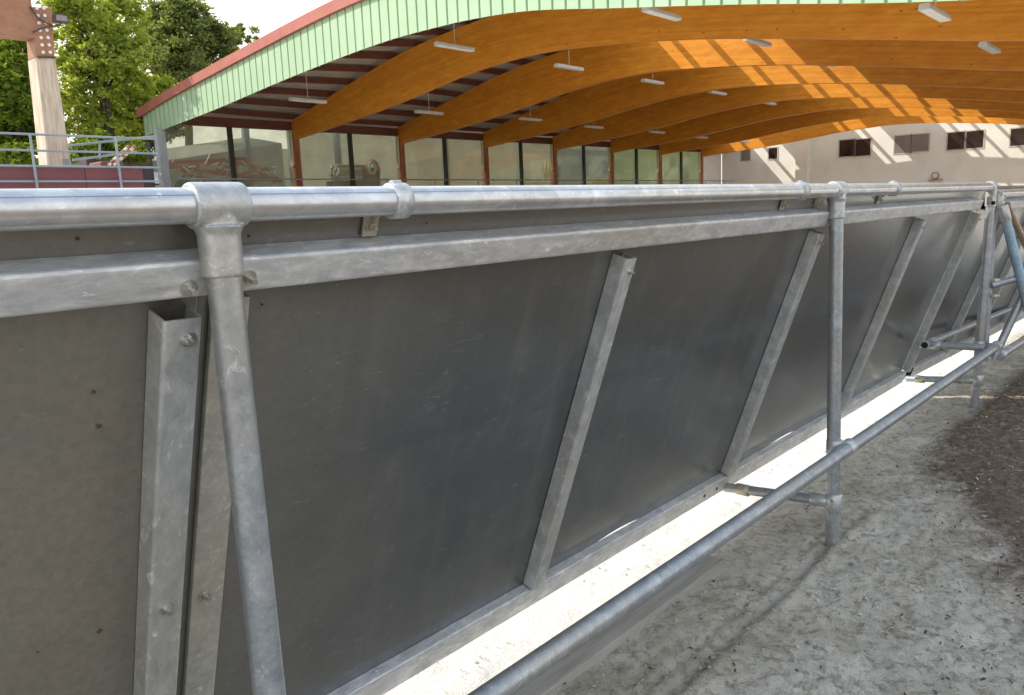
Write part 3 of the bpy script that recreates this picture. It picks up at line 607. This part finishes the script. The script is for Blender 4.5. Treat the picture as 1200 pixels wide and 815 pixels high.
# roof sheets, corrugated along x, with clear strips and an added diffusing last bay
SLOTS = [(10.25, 14.0, 17.7, XE)]
SL2 = [(16.9, 18.6, 44.0, 49.3), (22.3, 24.6, 44.0, 49.3), (10.0, 14.0, 44.0, 49.3)]
m = MB(); cl = MB(); ry = [26.9-i*.0583 for i in range(560)]; rx = [XF+.02, 13.5, 15, 17, 17.7, 22, 27, 32, 37, 42, 44.0, 47, 49.3, XE+.3]
def inslot(x, y):
    return any(a < y < b_ and c-.01 < x < d+.5 for a, b_, c, d in SLOTS+SL2)
idx = {}
vs = []
for i, y in enumerate(ry):
    for j, x in enumerate(rx):
        vs.append((x, y, roofz(x, y)+(.022 if (i//2) % 2 else 0)))
f1 = []; f2_ = []; f3_ = []
for i in range(len(ry)-1):
    for j in range(len(rx)-1):
        q = (i*len(rx)+j, i*len(rx)+j+1, (i+1)*len(rx)+j+1, (i+1)*len(rx)+j)
        xm = (rx[j]+rx[j+1])/2; ym = ry[i]
        (f2_ if (10.25 < ym < 14.0 and xm > 17.7) or (xm > 44 and xm < 49.3 and (16.9 < ym < 18.3 or 22.3 < ym < 24.2)) else (f3_ if 44 < xm < 49.3 and ym < 24 else f1)).append(q)
m.add(vs, f1); m.build('roof_sheet', M['sheet'], hall); op = MB(); op.add(vs, f3_); op.build('added_fill_sheet', M['opal'], hall); cl.add(vs, f2_); cl.build('rooflight', M['rooflight'], hall)  # opal part is an unseen addition giving the end wall soft light
y = 25.6
while y > -5:
    m = MB(); xs = [XF+.1, 13.5, 15, 17, 27, 37, XE]
    for a, b_ in zip(xs[:-1], xs[1:]):
        m.beam((a, y, roofz(a, y)-.115), (b_, y, roofz(b_, y)-.115), .075 if 10 < y < 14.2 else .12, .17)
    m.build('purlin', M['redpaint'], hall); y -= 1.12
# sheet-metal front
m = MB(); ys = []; y = 26.62
while y > -5: ys += [(y, 0), (y-.25, 0), (y-.262, .05), (y-.29, .05), (y-.302, 0)]; y -= .305
vs = []
for y, d in ys: vs += [(XF+d, y, smooth_profile(FBOT, y)+(.0)), (XF+d, y, smooth_profile(FTOP, y)-.03)]
m.add(vs, [(2*i, 2*i+1, 2*i+3, 2*i+2) for i in range(len(ys)-1)])
m.add([(XF+.002,26.62,2.86),(XF+.5,26.62,2.9),(XF+.5,26.62,3.6),(XF+.002,26.62,3.66)], [(0,1,2,3)])
m.build('front_cladding', M['green'], hall)
m = MB()
for i in range(70):
    y0 = 26.9-i*.45; y1 = y0-.45; a = smooth_profile(FTOP, y0); b_ = smooth_profile(FTOP, y1)
    m.add([(XF-.09,y0,a-.24),(XF-.09,y1,b_-.24),(XF-.09,y1,b_+.02),(XF-.09,y0,a+.02),(XF+.35,y0,a+.02),(XF+.35,y1,b_+.02),(XF-.003,y0,a-.24),(XF-.003,y1,b_-.24)], [(0,1,2,3),(3,2,5,4),(1,0,6,7)])
m.add([(XF-.09,26.9,3.43),(XF-.09,26.9,3.69),(XF+.35,26.9,3.69),(XF+.35,26.9,3.43)], [(0,1,2,3)])
m.build('verge_trim', M['trim'], hall)
# side wall: posts, eaves beam, mullions, glass
for k, x in enumerate(PXH):
    m = MB(); 
    if k == 0: m.box((x-.13, HY-.13, -H), (x+.13, HY+.13, 3.0)); m.build('corner_post', M['grey'], hall); continue
    m.box((x-.13, HY-.05, -H), (x+.13, HY+.2, 3.1)); o = m.build('post', M['postred'], hall, .02)
    m = MB(); m.box((x-.20, HY+.0, 1.9), (x-.135, HY+.12, 3.15)); m.build('post_pale_strip', M['cream'], o)  # pale strip beside the upper part of the post
m = MB(); m.box((XF+.1, HY+.02, 3.16), (XE, HY+.2, 3.46)); m.build('eaves_beam', M['redpaint'], hall)
for k in range(7):
    x = PXH[k]+2.42; m = MB(); m.box((x-.075, HY-.06, -H), (x+.075, HY+.06, 3.155)); m.build('mullion', M['darkmull'], hall)
for k in range(7):
    for a, b_ in ((PXH[k]+.135, PXH[k]+2.34), (PXH[k]+2.50, PXH[k+1]-.135)):
        m = MB(); m.box((a, HY+.05, .4), (b_, HY+.058, 3.155)); m.build('glass_pane', M['glass'], hall)
        
m = MB(); m.box((XF-.1, HY+.0, -H), (XE, HY+.3, .40)); m.build('side_wall', M['concrete'], hall)
m = MB(); m.box((47.2, HY+.03, .41), (XE, HY+.28, 3.155)); m.build('side_wall_end', M['wall'], hall)
# gable wall
m = MB(); yy = [25.6-i*.5 for i in range(63)]; vs = []
for y in yy: vs += [(XE, y, -H), (XE, y, roofz(XE, y)-.02)]
m.add(vs, [(2*i, 2*i+2, 2*i+3, 2*i+1) for i in range(len(yy)-1)])
m.box((XE-.6, 19.62, -H), (XE-.002, 20.38, 4.6)); gw = m.build('gable_wall', M['wall'], hall)
m = MB(); m.box((XE-.16, -5, -H), (XE-.004, 19.6, 1.30)); m.build('wall_plinth', M['wall'], hall)
for (xa, ya, xb, yb, mt) in ((869,176,879,188,'winpale'), (901,174,911,186,'winglass'), (984,165,1001,183,'winglass'), (1003,164,1020,182,'winglass'), (1049,160,1067,179,'winpale'), (1069,158.5,1088,178,'winpale'), (1111,156,1130,175,'winglass'), (1133,154.5,1152,173,'winglass'), (1185,151.5,1204,170,'winglass'), (1207,150,1226,169,'winglass')):
    A = cast(xa, ya, 0, XE); B = cast(xb, yb, 0, XE); zt = A.z; zb = B.z
    if xa > 1050: zb = max(zb, zt-.92)
    m = MB(); t = .06; X = XE-.04
    for (y0,y1,z0,z1) in ((B.y-t,A.y+t,zt,zt+t),(B.y-t,A.y+t,zb-t,zb),(B.y-t,B.y,zb+.001,zt-.001),(A.y,A.y+t,zb+.001,zt-.001)): m.box((X,y0,z0),(XE-.001,y1,z1))
    o = m.build('window', M['winframe'], hall)
    m = MB(); m.box((X+.015, B.y+.001, zb+.001), (XE-.003, A.y-.001, zt-.001)); m.build('window_pane', M[mt], o)
# dial on the gable wall
c = cast(1096, 206, 0, XE-.2)
dial = thing('wall_dial', (XE-.18, c.y, c.z), 'small round dial over a thin shelf on the white end wall', 'dial')
m = MB(); m.tube([(XE-.16, c.y, c.z), (XE-.26, c.y, c.z)], .19, 28); m.build('rim', M['concrete'], dial)
m = MB(); m.tube([(XE-.262, c.y, c.z), (XE-.27, c.y, c.z)], .13, 28); m.build('face', M['white'], dial)
m = MB(); m.box((XE-.32, c.y-.4, c.z-.27), (XE-.165, c.y+.35, c.z-.23)); m.build('shelf', M['postred'], dial)
# gallery handrail in front of the glazing
gr = thing('gallery_railing', (28, 25, -H), 'thin steel handrail running in front of the hall glazing', 'railing')
m = MB(); m.tube([(11.9, 24.3, 1.36), (49, 24.3, 1.30)], .025, 10); m.build('handrail', M['bluegrey'], gr)
for i in range(15):
    m = MB(); m.tube([(12.6+2.5*i, 24.3, -H), (12.6+2.5*i, 24.3, 1.33)], .02, 8); m.build('post', M['bluegrey'], gr)
# lamps hanging under the roof
LM = {0: [(533,55,14.5),(667,79,19.5),(765,96,24.5),(841,109,29.5),(901,121,34.5),(949,129,39.5),(990,137,44.5)],
      1: [(361,118,14.5),(503,132,19.5),(622,140,24.5),(696,149,29.5),(770,155,34.5),(822,161,39.5),(871,166,44.5)],
      2: [(1096,15,14.5),(1160,56,19.5),(1203,79,24.5)], 3: [(776,16,14.5),(888,49,19.5),(968,74,24.5)]}
rown = {0: 'middle', 1: 'left', 2: 'right', 3: 'ridge'}
ordn = ['nearest', 'second', 'third', 'fourth', 'fifth', 'sixth', 'farthest']
proto = None
for r_, lst in LM.items():
    for i, (px, py, X) in enumerate(lst):
        c = cast(px, py, 0, X); zr = roofz(X, c.y)
        lab = {0: '%s tube lamp of the row hanging left of the arch crowns', 1: '%s tube lamp of the row hanging over the glazed side', 2: '%s tube lamp of the row hanging at the far right', 3: '%s tube lamp of the row tucked under the ridge'}[r_] % ordn[i]
        if proto is None:
            t = thing('hanging_lamp', c, lab, 'lamp', 'tube lamps hanging under the hall roof')
            m = MB(); m.ext(rounded([(-.09,-.05),(.09,-.05),(.07,.045),(-.07,.045)], .02), c+Vector((-.62,0,0)), c+Vector((.62,0,0)), (0,1,0), (0,0,1)); hs = m.build('lamp_housing', M['white'], t)
            m = MB(); m.tube([c+Vector((0,0,.045)), c+Vector((0,0,1.045))], .009, 6); cd = m.build('cord', M['white'], t); proto = (t, hs, cd, c)
            cd.location = (0,0,0.045); 
            for v_ in cd.data.vertices: v_.co.z -= .045
            cd.scale = (1,1,zr-c.z-.06)
        else:
            t0, h0, d0, c0 = proto
            t = t0.copy(); COL.objects.link(t); t.location = c+Vector((0,0,H)); t['label'] = lab
            for q in (h0, d0):
                z = q.copy(); COL.objects.link(z); z.parent = t
                if q is d0: z.scale = (1,1,max(.15, zr-c.z-.06))

# ------------------------------------------------------------------ things behind the glazing
bw = thing('neighbour_building', (33, 34, TZ), 'long beige plank walled building seen through the hall glazing', 'building')
m = MB(); xa = cast(349, 150, 1, 34).x
for i in range(16):
    z0 = TZ+i*.25; m.box((xa, 34, z0), (62, 34.2-.01*(i % 2), z0+.246))
m.build('wall', M['beigewall'], bw)
m = MB(); m.box((xa-.05, 33.95, TZ+4.0), (62, 34.3, TZ+4.08)); m.build('wall_capping', M['grey'], bw)
m = MB(); m.box((cast(718,180,1,33.8).x, 33.75, TZ), (64, 33.95, TZ+4)); m.build('green_panel', M['greenwall'], bw)
m = MB(); m.box((cast(655,180,1,33.8).x, 33.8, TZ), (cast(716,180,1,33.8).x, 33.95, TZ+3.4)); m.build('gate_panel', M['bluegrey'], bw)
lw = MB(); lw.box((cast(290,180,1,33).x, 33, TZ), (cast(346,180,1,33).x, 33.3, cast(315,174,1,33).z)); o = lw.build('garden_wall', M['beigewall']); tag(o, 'low pale wall seen through the glazing behind the red machine', 'wall')
sr = MB(); p0 = cast(166,193,1,31); p1 = cast(330,168,1,31)
sr.add([(p0.x,31,p0.z),(p1.x,31,p1.z),(p1.x,33.8,p1.z+.5),(p0.x,33.8,p0.z+.5),(p0.x,31,TZ),(p1.x,31,TZ)], [(0,1,2,3),(4,5,1,0)])
o = sr.build('lean_to_shed', M['concrete']); tag(o, 'grey lean-to shed with sloping roof behind the red machine', 'shed')
for i, px in enumerate((289, 341, 395, 522)):
    x = cast(px, 170, 1, 28.4).x; m = MB(); m.box((x-.11, 28.3, TZ), (x+.11, 28.5, 4.6)); o = m.build('steel_column', M['bluegrey'])
    tag(o, ['blue grey column behind the first glazed bay, above the red machine', 'blue grey column just left of the first brown post', 'blue grey column above the pipe stack', 'blue grey column behind the third glazed bay'][i], 'column', 'steel columns behind the glazing')
# red farm machine
mc = thing('farm_machine', (15, 28, TZ), 'red folded hay machine with tangled arms behind the corner glazing', 'farm machine')
def mp(px, py, y=28): return cast(px, py, 1, y)
m = MB(); m.beam(mp(196,196), mp(330,212), .14, .16); m.beam(mp(188,192), mp(285,186), .12, .12); m.beam(mp(285,186), mp(322,214), .1, .1); m.beam(mp(230,192), mp(240,216), .12, .12); m.beam(mp(275,188), mp(278,216), .14, .14); m.build('frame', M['machred'], mc)
for (a, b_) in (((198,190),(218,203)), ((240,193),(263,186)), ((255,200),(282,190)), ((282,205),(312,197)), ((220,206),(260,212)), ((290,213),(325,208))):
    m = MB(); m.beam(mp(*a, 27.8), mp(*b_, 27.7), .1, .1); m.beam(mp(*b_, 27.7), mp(b_[0]+5, b_[1]+5, 27.6), .14, .08); m.beam(mp(*b_, 27.7), mp(b_[0]-6, b_[1]+8, 27.6), .06, .06); m.build('arm', M['machred'], mc)
for i in range(44):
    a = (random.uniform(195, 325), random.uniform(190, 212)); m = MB(); m.tube([mp(*a, 27.6), mp(a[0]+random.uniform(-16,16), a[1]+random.uniform(-6,8), 27.4)], .018, 6); m.build('tine', M[('machpale','machred','white')[i % 3]], mc)
m = MB(); m.tube([mp(241,193,27.7), mp(247,180,27.7)], .03, 8); m.build('lever', M['machpale'], mc)
for px in (214, 283):
    c = mp(px, 222, 27.5); m = MB(); m.tube([c+Vector((0,-.1,0)), c+Vector((0,.1,0))], .35, 24); m.build('wheel', M['tyre'], mc)
# parked car beside the corner post
car = thing('parked_car', (12, 28.5, TZ), 'dark blue parked car with windscreen coloured white as glare beside the hall corner', 'car')
def prism(mb, prof, x0, x1, Y):  # prof in (y,z)
    mb.ext(prof, Vector((x0, Y, TZ)), Vector((x1, Y, TZ)), (0,1,0), (0,0,1))
cxx = cast(190, 205, 1, 28.5).x
m = MB(); prism(m, rounded([(-.2,.25),(3.9,.25),(3.9,.85),(2.9,.95),(.9,.95),(-.2,.8)], .12), cxx-.85, cxx+.85, 28.5); m.build('body', M['navy'], car, .04)
m = MB(); prism(m, rounded([(.75,.95),(3.0,.95),(2.6,1.42),(1.35,1.42)], .1), cxx-.72, cxx+.72, 28.5); cb = m.build('cabin', M['white'], car, .03)
m = MB(); prism(m, [(.80,.98),(.82,.97),(1.36,1.37),(1.34,1.39)], cxx-.64, cxx+.64, 28.47); m.build('windscreen', M['white'], car)  # white colour stands in for the bright reflection on the glass
for dx in (-.8, .8):
    for dy in (.6, 3.1):
        m = MB(); c = Vector((cxx+dx, 28.5+dy, TZ+.31)); m.tube([c-Vector((.1,0,0)), c+Vector((.1,0,0))], .31, 24); wh = m.build('wheel', M['tyre'], car)
        m = MB(); m.tube([c-Vector((.105,0,0)), c+Vector((.105,0,0))], .17, 16); m.build('rim', M['machpale'], wh)
# pipe stack, hose reel, ladder, pickets
ps = thing('pipe_stack', (21, 27.6, TZ), 'stack of pale pipes on a dark crate behind the second glazed bay', 'pipe stack')
m = MB(); m.box((mp(423,200,27.6).x, 27.4, TZ), (mp(441,200,27.6).x, 28.2, mp(430,197,27.6).z)); m.build('crate', M['shed'], ps)
m = MB(); m.box((mp(389,200,27.6).x+.1, 27.5, TZ), (mp(424,200,27.6).x-.1, 28.2, mp(400,212,27.6).z)); m.build('trestle', M['shed'], ps)
for i in range(5):
    for j in range(4):
        z = mp(400, 208-3.3*i, 27.6).z; m = MB(); m.tube([(mp(388,200).x+random.uniform(-.1,.1), 27.55+.16*j, z), (mp(424+i,200).x-.2, 27.55+.16*j, z+.01)], .07, 10); m.build('pipe', M['machpale'] if (i+j) % 3 else M['white'], ps)
rl = thing('hose_reel', (22.3, 27.3, TZ), 'pink red hose coil standing upright beside the pipe stack', 'hose reel')
c = mp(437, 201, 27.3); ring = [c+Vector((math.cos(a)*.30, 0, math.sin(a)*.42)) for a in [math.pi*2*k/28-.4 for k in range(29)]]
m = MB(); m.tube(ring, .085, 10, False); m.build('hose', M['machred'], rl)
ring = [c+Vector((-.10+math.cos(a)*.17, -.1, .14+math.sin(a)*.24)) for a in [math.pi*2*k/28 for k in range(29)]]
m = MB(); m.tube(ring, .06, 10, False); m.build('inner_hose', M['white'], rl)
m = MB(); m.box((c.x-.12, 27.2, TZ), (c.x-.04, 27.4, c.z-.3)); m.box((c.x+.2, 27.2, TZ), (c.x+.28, 27.4, c.z)); m.build('stand', M['shed'], rl)
ld = thing('step_ladder', (33, 28, TZ), 'yellow wooden trestle ladder behind the fourth glazed bay', 'ladder')
a = mp(640,186,28); m = MB(); m.beam(a, (mp(634,214).x, 28, TZ), .07, .07); m.beam(a+Vector((.25,0,0)), (mp(643,214).x, 28, TZ), .07, .07); m.build('frame', M['yellow'], ld)
m = MB(); m.beam((mp(636,205).x,28,mp(636,205).z), (mp(643,205).x,28,mp(643,205).z), .05, .05); m.build('rung', M['yellow'], ld)
for i, (pa, pb, lab) in enumerate(((614,646,'cream picket fence at the foot of the yellow ladder'), (692,716,'yellow picket fence left of the green panelled bays'))):
    pf = thing('picket_fence', (mp(pa,210,27.5).x, 27.5, TZ), lab, 'fence', 'picket fences behind the glazing')
    xa = mp(pa,210,27.5).x; xb = mp(pb,210,27.5).x; zt = mp(pa, 209.5, 27.5).z
    m = MB(); m.box((xa, 27.53, zt-.25), (xb, 27.57, zt-.17)); m.box((xa, 27.53, TZ+.2), (xb, 27.57, TZ+.3)); m.build('rail', M['cream'], pf)
    x = xa
    m = MB()
    while x < xb: m.box((x, 27.48, TZ), (x+.1, 27.525, zt)); x += .2
    m.build('pickets', M['cream' if i == 0 else 'yellow'], pf)
for (px, py, w_, h_, lab) in ((648, 203, .35, .45, 'white notice sheet left of the yellow ladder'), (803, 206, .7, .8, 'white notice board in the last glazed bay')):
    c = cast(px, py, 1, 25.9); m = MB(); m.box((c.x-w_/2, 25.88, c.z-h_/2), (c.x+w_/2, 25.9, c.z+h_/2)); o = m.build('notice_board', M['white']); tag(o, lab, 'notice board')

# ------------------------------------------------------------------ terrace side at the left
YR = 11.9
fr = thing('terrace_wall', (3, YR, -H), 'maroon boarded wall below the steel railing at the left', 'wall')
m = MB(); zt = cast(60,194.5,1,YR).z
xs = -8
xe = cast(168,205,1,YR).x
while xs < xe: m.box((xs, YR+.02, -H), (min(xs+1.24, xe), YR+.06, zt)); xs += 1.25
m.build('boarding', M['maroon'], fr)
rg = thing('terrace_railing', (3, YR, 0), 'pale steel tube railing in front of the maroon wall', 'railing')
for py in (157, 176, 194.3, 212.3):
    a = cast(35, py+.5, 1, YR-.05); m = MB(); m.tube([(-8, YR-.05, a.z), (cast(183,180,1,YR).x, YR-.05, a.z)], .015, 12); m.build('rail', M['bluegrey'], rg)
x = cast(38, 190, 1, YR-.05).x; dxp = cast(137,190,1,YR-.05).x-x
for k in range(-4, 2):
    m = MB(); m.tube([(x+dxp*k, YR-.1, -H), (x+dxp*k, YR-.1, cast(35,157,1,YR-.1).z)], .017, 12); m.build('post', M['bluegrey'], rg)
# leaning stays and striped poles behind the railing
b = MB(); a = cast(80,171,1,15); c = cast(182,160,1,15); b.tube([a,c], .02, 8); b.tube([cast(85,188,1,15), cast(160,178,1,15)], .02, 8); b.tube([cast(117,186,1,15), cast(117,168,1,15)], .02, 8)
o = b.build('slack_barrier', M['bluegrey']); tag(o, 'thin grey rails of another barrier behind the steel railing', 'railing')
for i, (p, q) in enumerate((((127,194),(151,172)), ((133,194),(158,172)))):
    m = MB(); A = cast(*p,1,14); B = cast(*q,1,14.3)
    for j in range(8): m.tube([A.lerp(B, j/8), A.lerp(B, (j+1)/8)], .03, 8, True, j % 2)
    o = m.build('striped_pole', [M['cream'], M['trim']]); tag(o, ['left cream and red striped jump pole leaning behind the railing', 'right cream and red striped jump pole leaning behind the railing'][i], 'jump pole', 'striped jump poles')
jr = MB(); jr.box((cast(117,185,1,14).x, 14, TZ), (cast(145,185,1,14).x, 14.5, cast(120,189,1,14).z)); o = jr.build('jump_filler', M['redpaint'], None, .03); tag(o, 'low red jump filler box under the striped poles', 'jump filler')
# glulam column and beam
CYc = 12.6
cl_ = thing('timber_frame', (4.5, CYc, TZ), 'weathered timber column carrying a thick red brown beam at upper left', 'timber frame')
def cp(px, py, dy=0): return cast(px, py, 1, CYc+dy)
m = MB(); 
A0 = cp(56,195); A1 = cp(84,195); B0 = cp(38,8); B1 = cp(61.5,10); wB = .14
def slab(mb, quad, y0, y1):
    v = [(p.x, y0, p.z) for p in quad]+[(p.x, y1, p.z) for p in quad]
    mb.add(v, [(0,1,2,3),(7,6,5,4),(0,4,5,1),(1,5,6,2),(2,6,7,3),(3,7,4,0)])
mid0 = cp(42.5,67); mid1 = cp(64.5,67)
slab(m, [A0, A1, mid1, mid0], CYc, CYc+.35); m.build('column', M['palewood'], cl_, .01)
m = MB(); slab(m, [mid0, mid1, B1, B0], CYc+.003, CYc+.34); cu = m.build('column_head', M['redwood'], cl_, .01)
m = MB(); slab(m, [cp(43.5,68.5), cp(65,68.5), cp(65,66.6), cp(43.5,66.6)], CYc-.03, CYc+.0); m.build('steel_band', M['shed'], cl_)
for i in range(7):
    for j in range(2):
        m = MB(); c = cp(43+i*1.25+j*8.2, 10+i*8.6, -.0); m.tube([Vector((c.x, CYc-.012, c.z)), Vector((c.x, CYc+.01, c.z))], .022, 12); m.build('dowel', M['white'], cl_)
zb0 = cp(0,40).z; zt0 = cp(0,-6).z
m = MB(); m.box((-8, CYc+.01, zb0), (cp(41,30).x, CYc+.3, zb0+.66)); m.build('beam', M['redwood'], cl_, .01)
m = MB(); zz = cp(40,2).z+.02; m.box((-8, CYc-.05, zb0+.665), (cp(58,0).x+.0, CYc+.4, zb0+.8)); m.build('roof_edge', M['redpaint'], cl_)
m = MB(); m.box((A0.x-.0, CYc-.02, A0.z), (A1.x+.0, CYc+.36, TZ)) if False else m.box((A0.x, CYc+.01, TZ-.05), (A1.x, CYc+.33, A0.z)); m.build('column_foot', M['palewood'], cl_)
m = MB(); q = cp(47,191); m.box((q.x+.3, CYc-.015, q.z-.07), (cp(80,188).x, CYc-.001, q.z+.06)); m.build('shoe_plate', M['bluegrey'], cl_)
fl = thing('flood_lamp', cp(70,22,-.2), 'small grey flood lamp bracketed to the timber column', 'lamp')
m = MB(); c = cp(71,22,-.25); m.ext(rounded([(-.10,-.055),(.10,-.055),(.085,.05),(-.085,.05)], .015), c+Vector((0,-.04,0)), c+Vector((0,.05,0)), (1,0,0), (0,0,1)); ho = m.build('housing', M['shed'], fl)
m = MB(); m.ext(rounded([(-.075,-.038),(.075,-.038),(.065,.035),(-.065,.035)], .01), c+Vector((0,-.046,0)), c+Vector((0,-.041,0)), (1,0,0), (0,0,1)); m.build('lens', M['winpale'], ho)
m = MB(); m.tube([cp(38,38,-.02), cp(50,33,-.1), c+Vector((0,.02,-.08))], .012, 8); m.tube([cp(35,8,-.02), cp(45,22,-.06), cp(62,31,-.1)], .012, 8); m.build('bracket', M['shed'], fl)

# ------------------------------------------------------------------ trees
def tree(name, label, group, Y, trunk_px, crowns, leaf, nleaf, lsz, trunk_r, forks=()):
    bx_ = cast(trunk_px[0], trunk_px[1], 1, Y); t = thing(name, (bx_.x, Y, TZ), label, 'tree', group)
    m = MB(); topc = max(crowns, key=lambda c: c[2]*-1)
    cx0 = cast(crowns[0][0], crowns[0][1], 1, Y)
    m.tube([Vector((bx_.x, Y, TZ-.1)), Vector((bx_.x, Y, TZ)).lerp(cx0, .5)+Vector((.1,0,0)), cx0], [trunk_r, trunk_r*.7, trunk_r*.35], 12)
    m.build('trunk', M['bark'], t)
    k = Y/ray(600, 400).y*0+1
    lf = MB(); blobs = []
    for (px, py, rp) in crowns:
        c = cast(px, py, 1, Y+random.uniform(-.8, .8)); depth = c.length; R_ = rp/F*depth; blobs.append((c, R_))
        lm = MB(); s_ = Vector((bx_.x, Y, TZ)).lerp(cx0, .45+random.random()*.35); md = s_.lerp(c, .5)+Vector((random.uniform(-.3,.3), 0, .2))
        lm.tube([s_, md, c, c+Vector((random.uniform(-.4,.4)*R_, 0, R_*.6))], [trunk_r*.32, trunk_r*.22, trunk_r*.13, .02], 8); lm.build('limb', M['bark'], t)
    tot = sum(r**2.2 for _, r in blobs)
    for c, R_ in blobs:
        nc = max(6, int(nleaf*R_**2.2/tot/55))
        for _ in range(nc):
            d = Vector((random.gauss(0,1), random.gauss(0,1), random.gauss(0,1))).normalized()*R_*(random.random()**.45)
            cc = c+Vector((d.x, d.y, d.z*.9)); cr_ = R_*random.uniform(.07, .17)
            for _ in range(55):
                p = cc+Vector((random.gauss(0,1), random.gauss(0,1), random.gauss(0,.7)))*cr_
                a = Vector((random.gauss(0,1), random.gauss(0,1), random.gauss(0,.6))).normalized(); b_ = a.cross(Vector((random.gauss(0,1), random.gauss(0,1), random.gauss(0,1)))).normalized()
                s_ = lsz*random.uniform(.6, 1.3)
                lf.add([p-a*s_, p-b_*s_*.45, p+a*s_, p+b_*s_*.45], [(0,1,2,3)])
    lf.build('crown', leaf, t)
tree('broadleaf_tree', 'dark green tree left of the timber column', 'trees behind the terrace', 22, (20,190),
     [(8,110,34),(-20,80,36),(28,70,24),(20,140,32),(35,165,22),(-10,165,35),(5,60,26),(40,120,16)], M['leafdark'], 26000, .075, .16)
tree('broadleaf_tree', 'bright sunlit yellow green tree right of the timber column', 'trees behind the terrace', 27, (128,190),
     [(112,35,34),(90,10,30),(125,75,34),(85,60,28),(150,60,26),(95,100,30),(140,110,30),(80,135,26),(115,145,28),(150,20,24),(165,95,20),(135,-5,24),(75,-10,26),(60,150,20),(155,140,22)], M['leafbright'], 31000, .085, .2)
tree('broadleaf_tree', 'olive grey tree standing behind the red roof edge', 'trees behind the terrace', 34, (215,180),
     [(215,35,34),(195,25,26),(235,50,26),(225,15,18),(205,80,34),(190,60,26),(262,52,22),(285,42,14),(240,90,24),(210,5,12),(250,40,14)], M['leafgrey'], 30000, .10, .22)
tree('broadleaf_tree', 'dark shaded tree low behind the striped poles', 'trees behind the terrace', 31, (165,190),
     [(165,130,26),(150,150,24),(185,110,22),(170,165,22),(140,165,18),(200,135,24)], M['leafdark'], 30000, .07, .14)
# shrubs along the terrace
for i, (px, py, r_, lf_, lab) in enumerate(((72,182,12,'leafbright','small pale shrub left of the column foot behind the railing'), (150,176,16,'leafdark','dark shrub behind the striped poles'), (110,170,18,'leafdark','dark shrub right of the timber column'), (15,182,18,'leafdark','dark shrub at the left edge behind the railing'), (28,188,12,'leafbright','low sunlit shrub at the left edge'))):
    tree('shrub', lab, 'shrubs on the terrace', 18+i*.6, (px, 196), [(px,py,r_),(px+r_*.7,py+4,r_*.7),(px-r_*.7,py+3,r_*.7)], M[lf_], 5000, .045, .04)
sh_ = MB(); sh_.box((cast(100,180,1,24).x, 24, TZ), (cast(178,180,1,24).x, 26, cast(140,166,1,24).z)); sh = sh_.build('stable_block', M['shed'], None, .02); tag(sh, 'low dark stable block in shade behind the jump poles', 'stable')
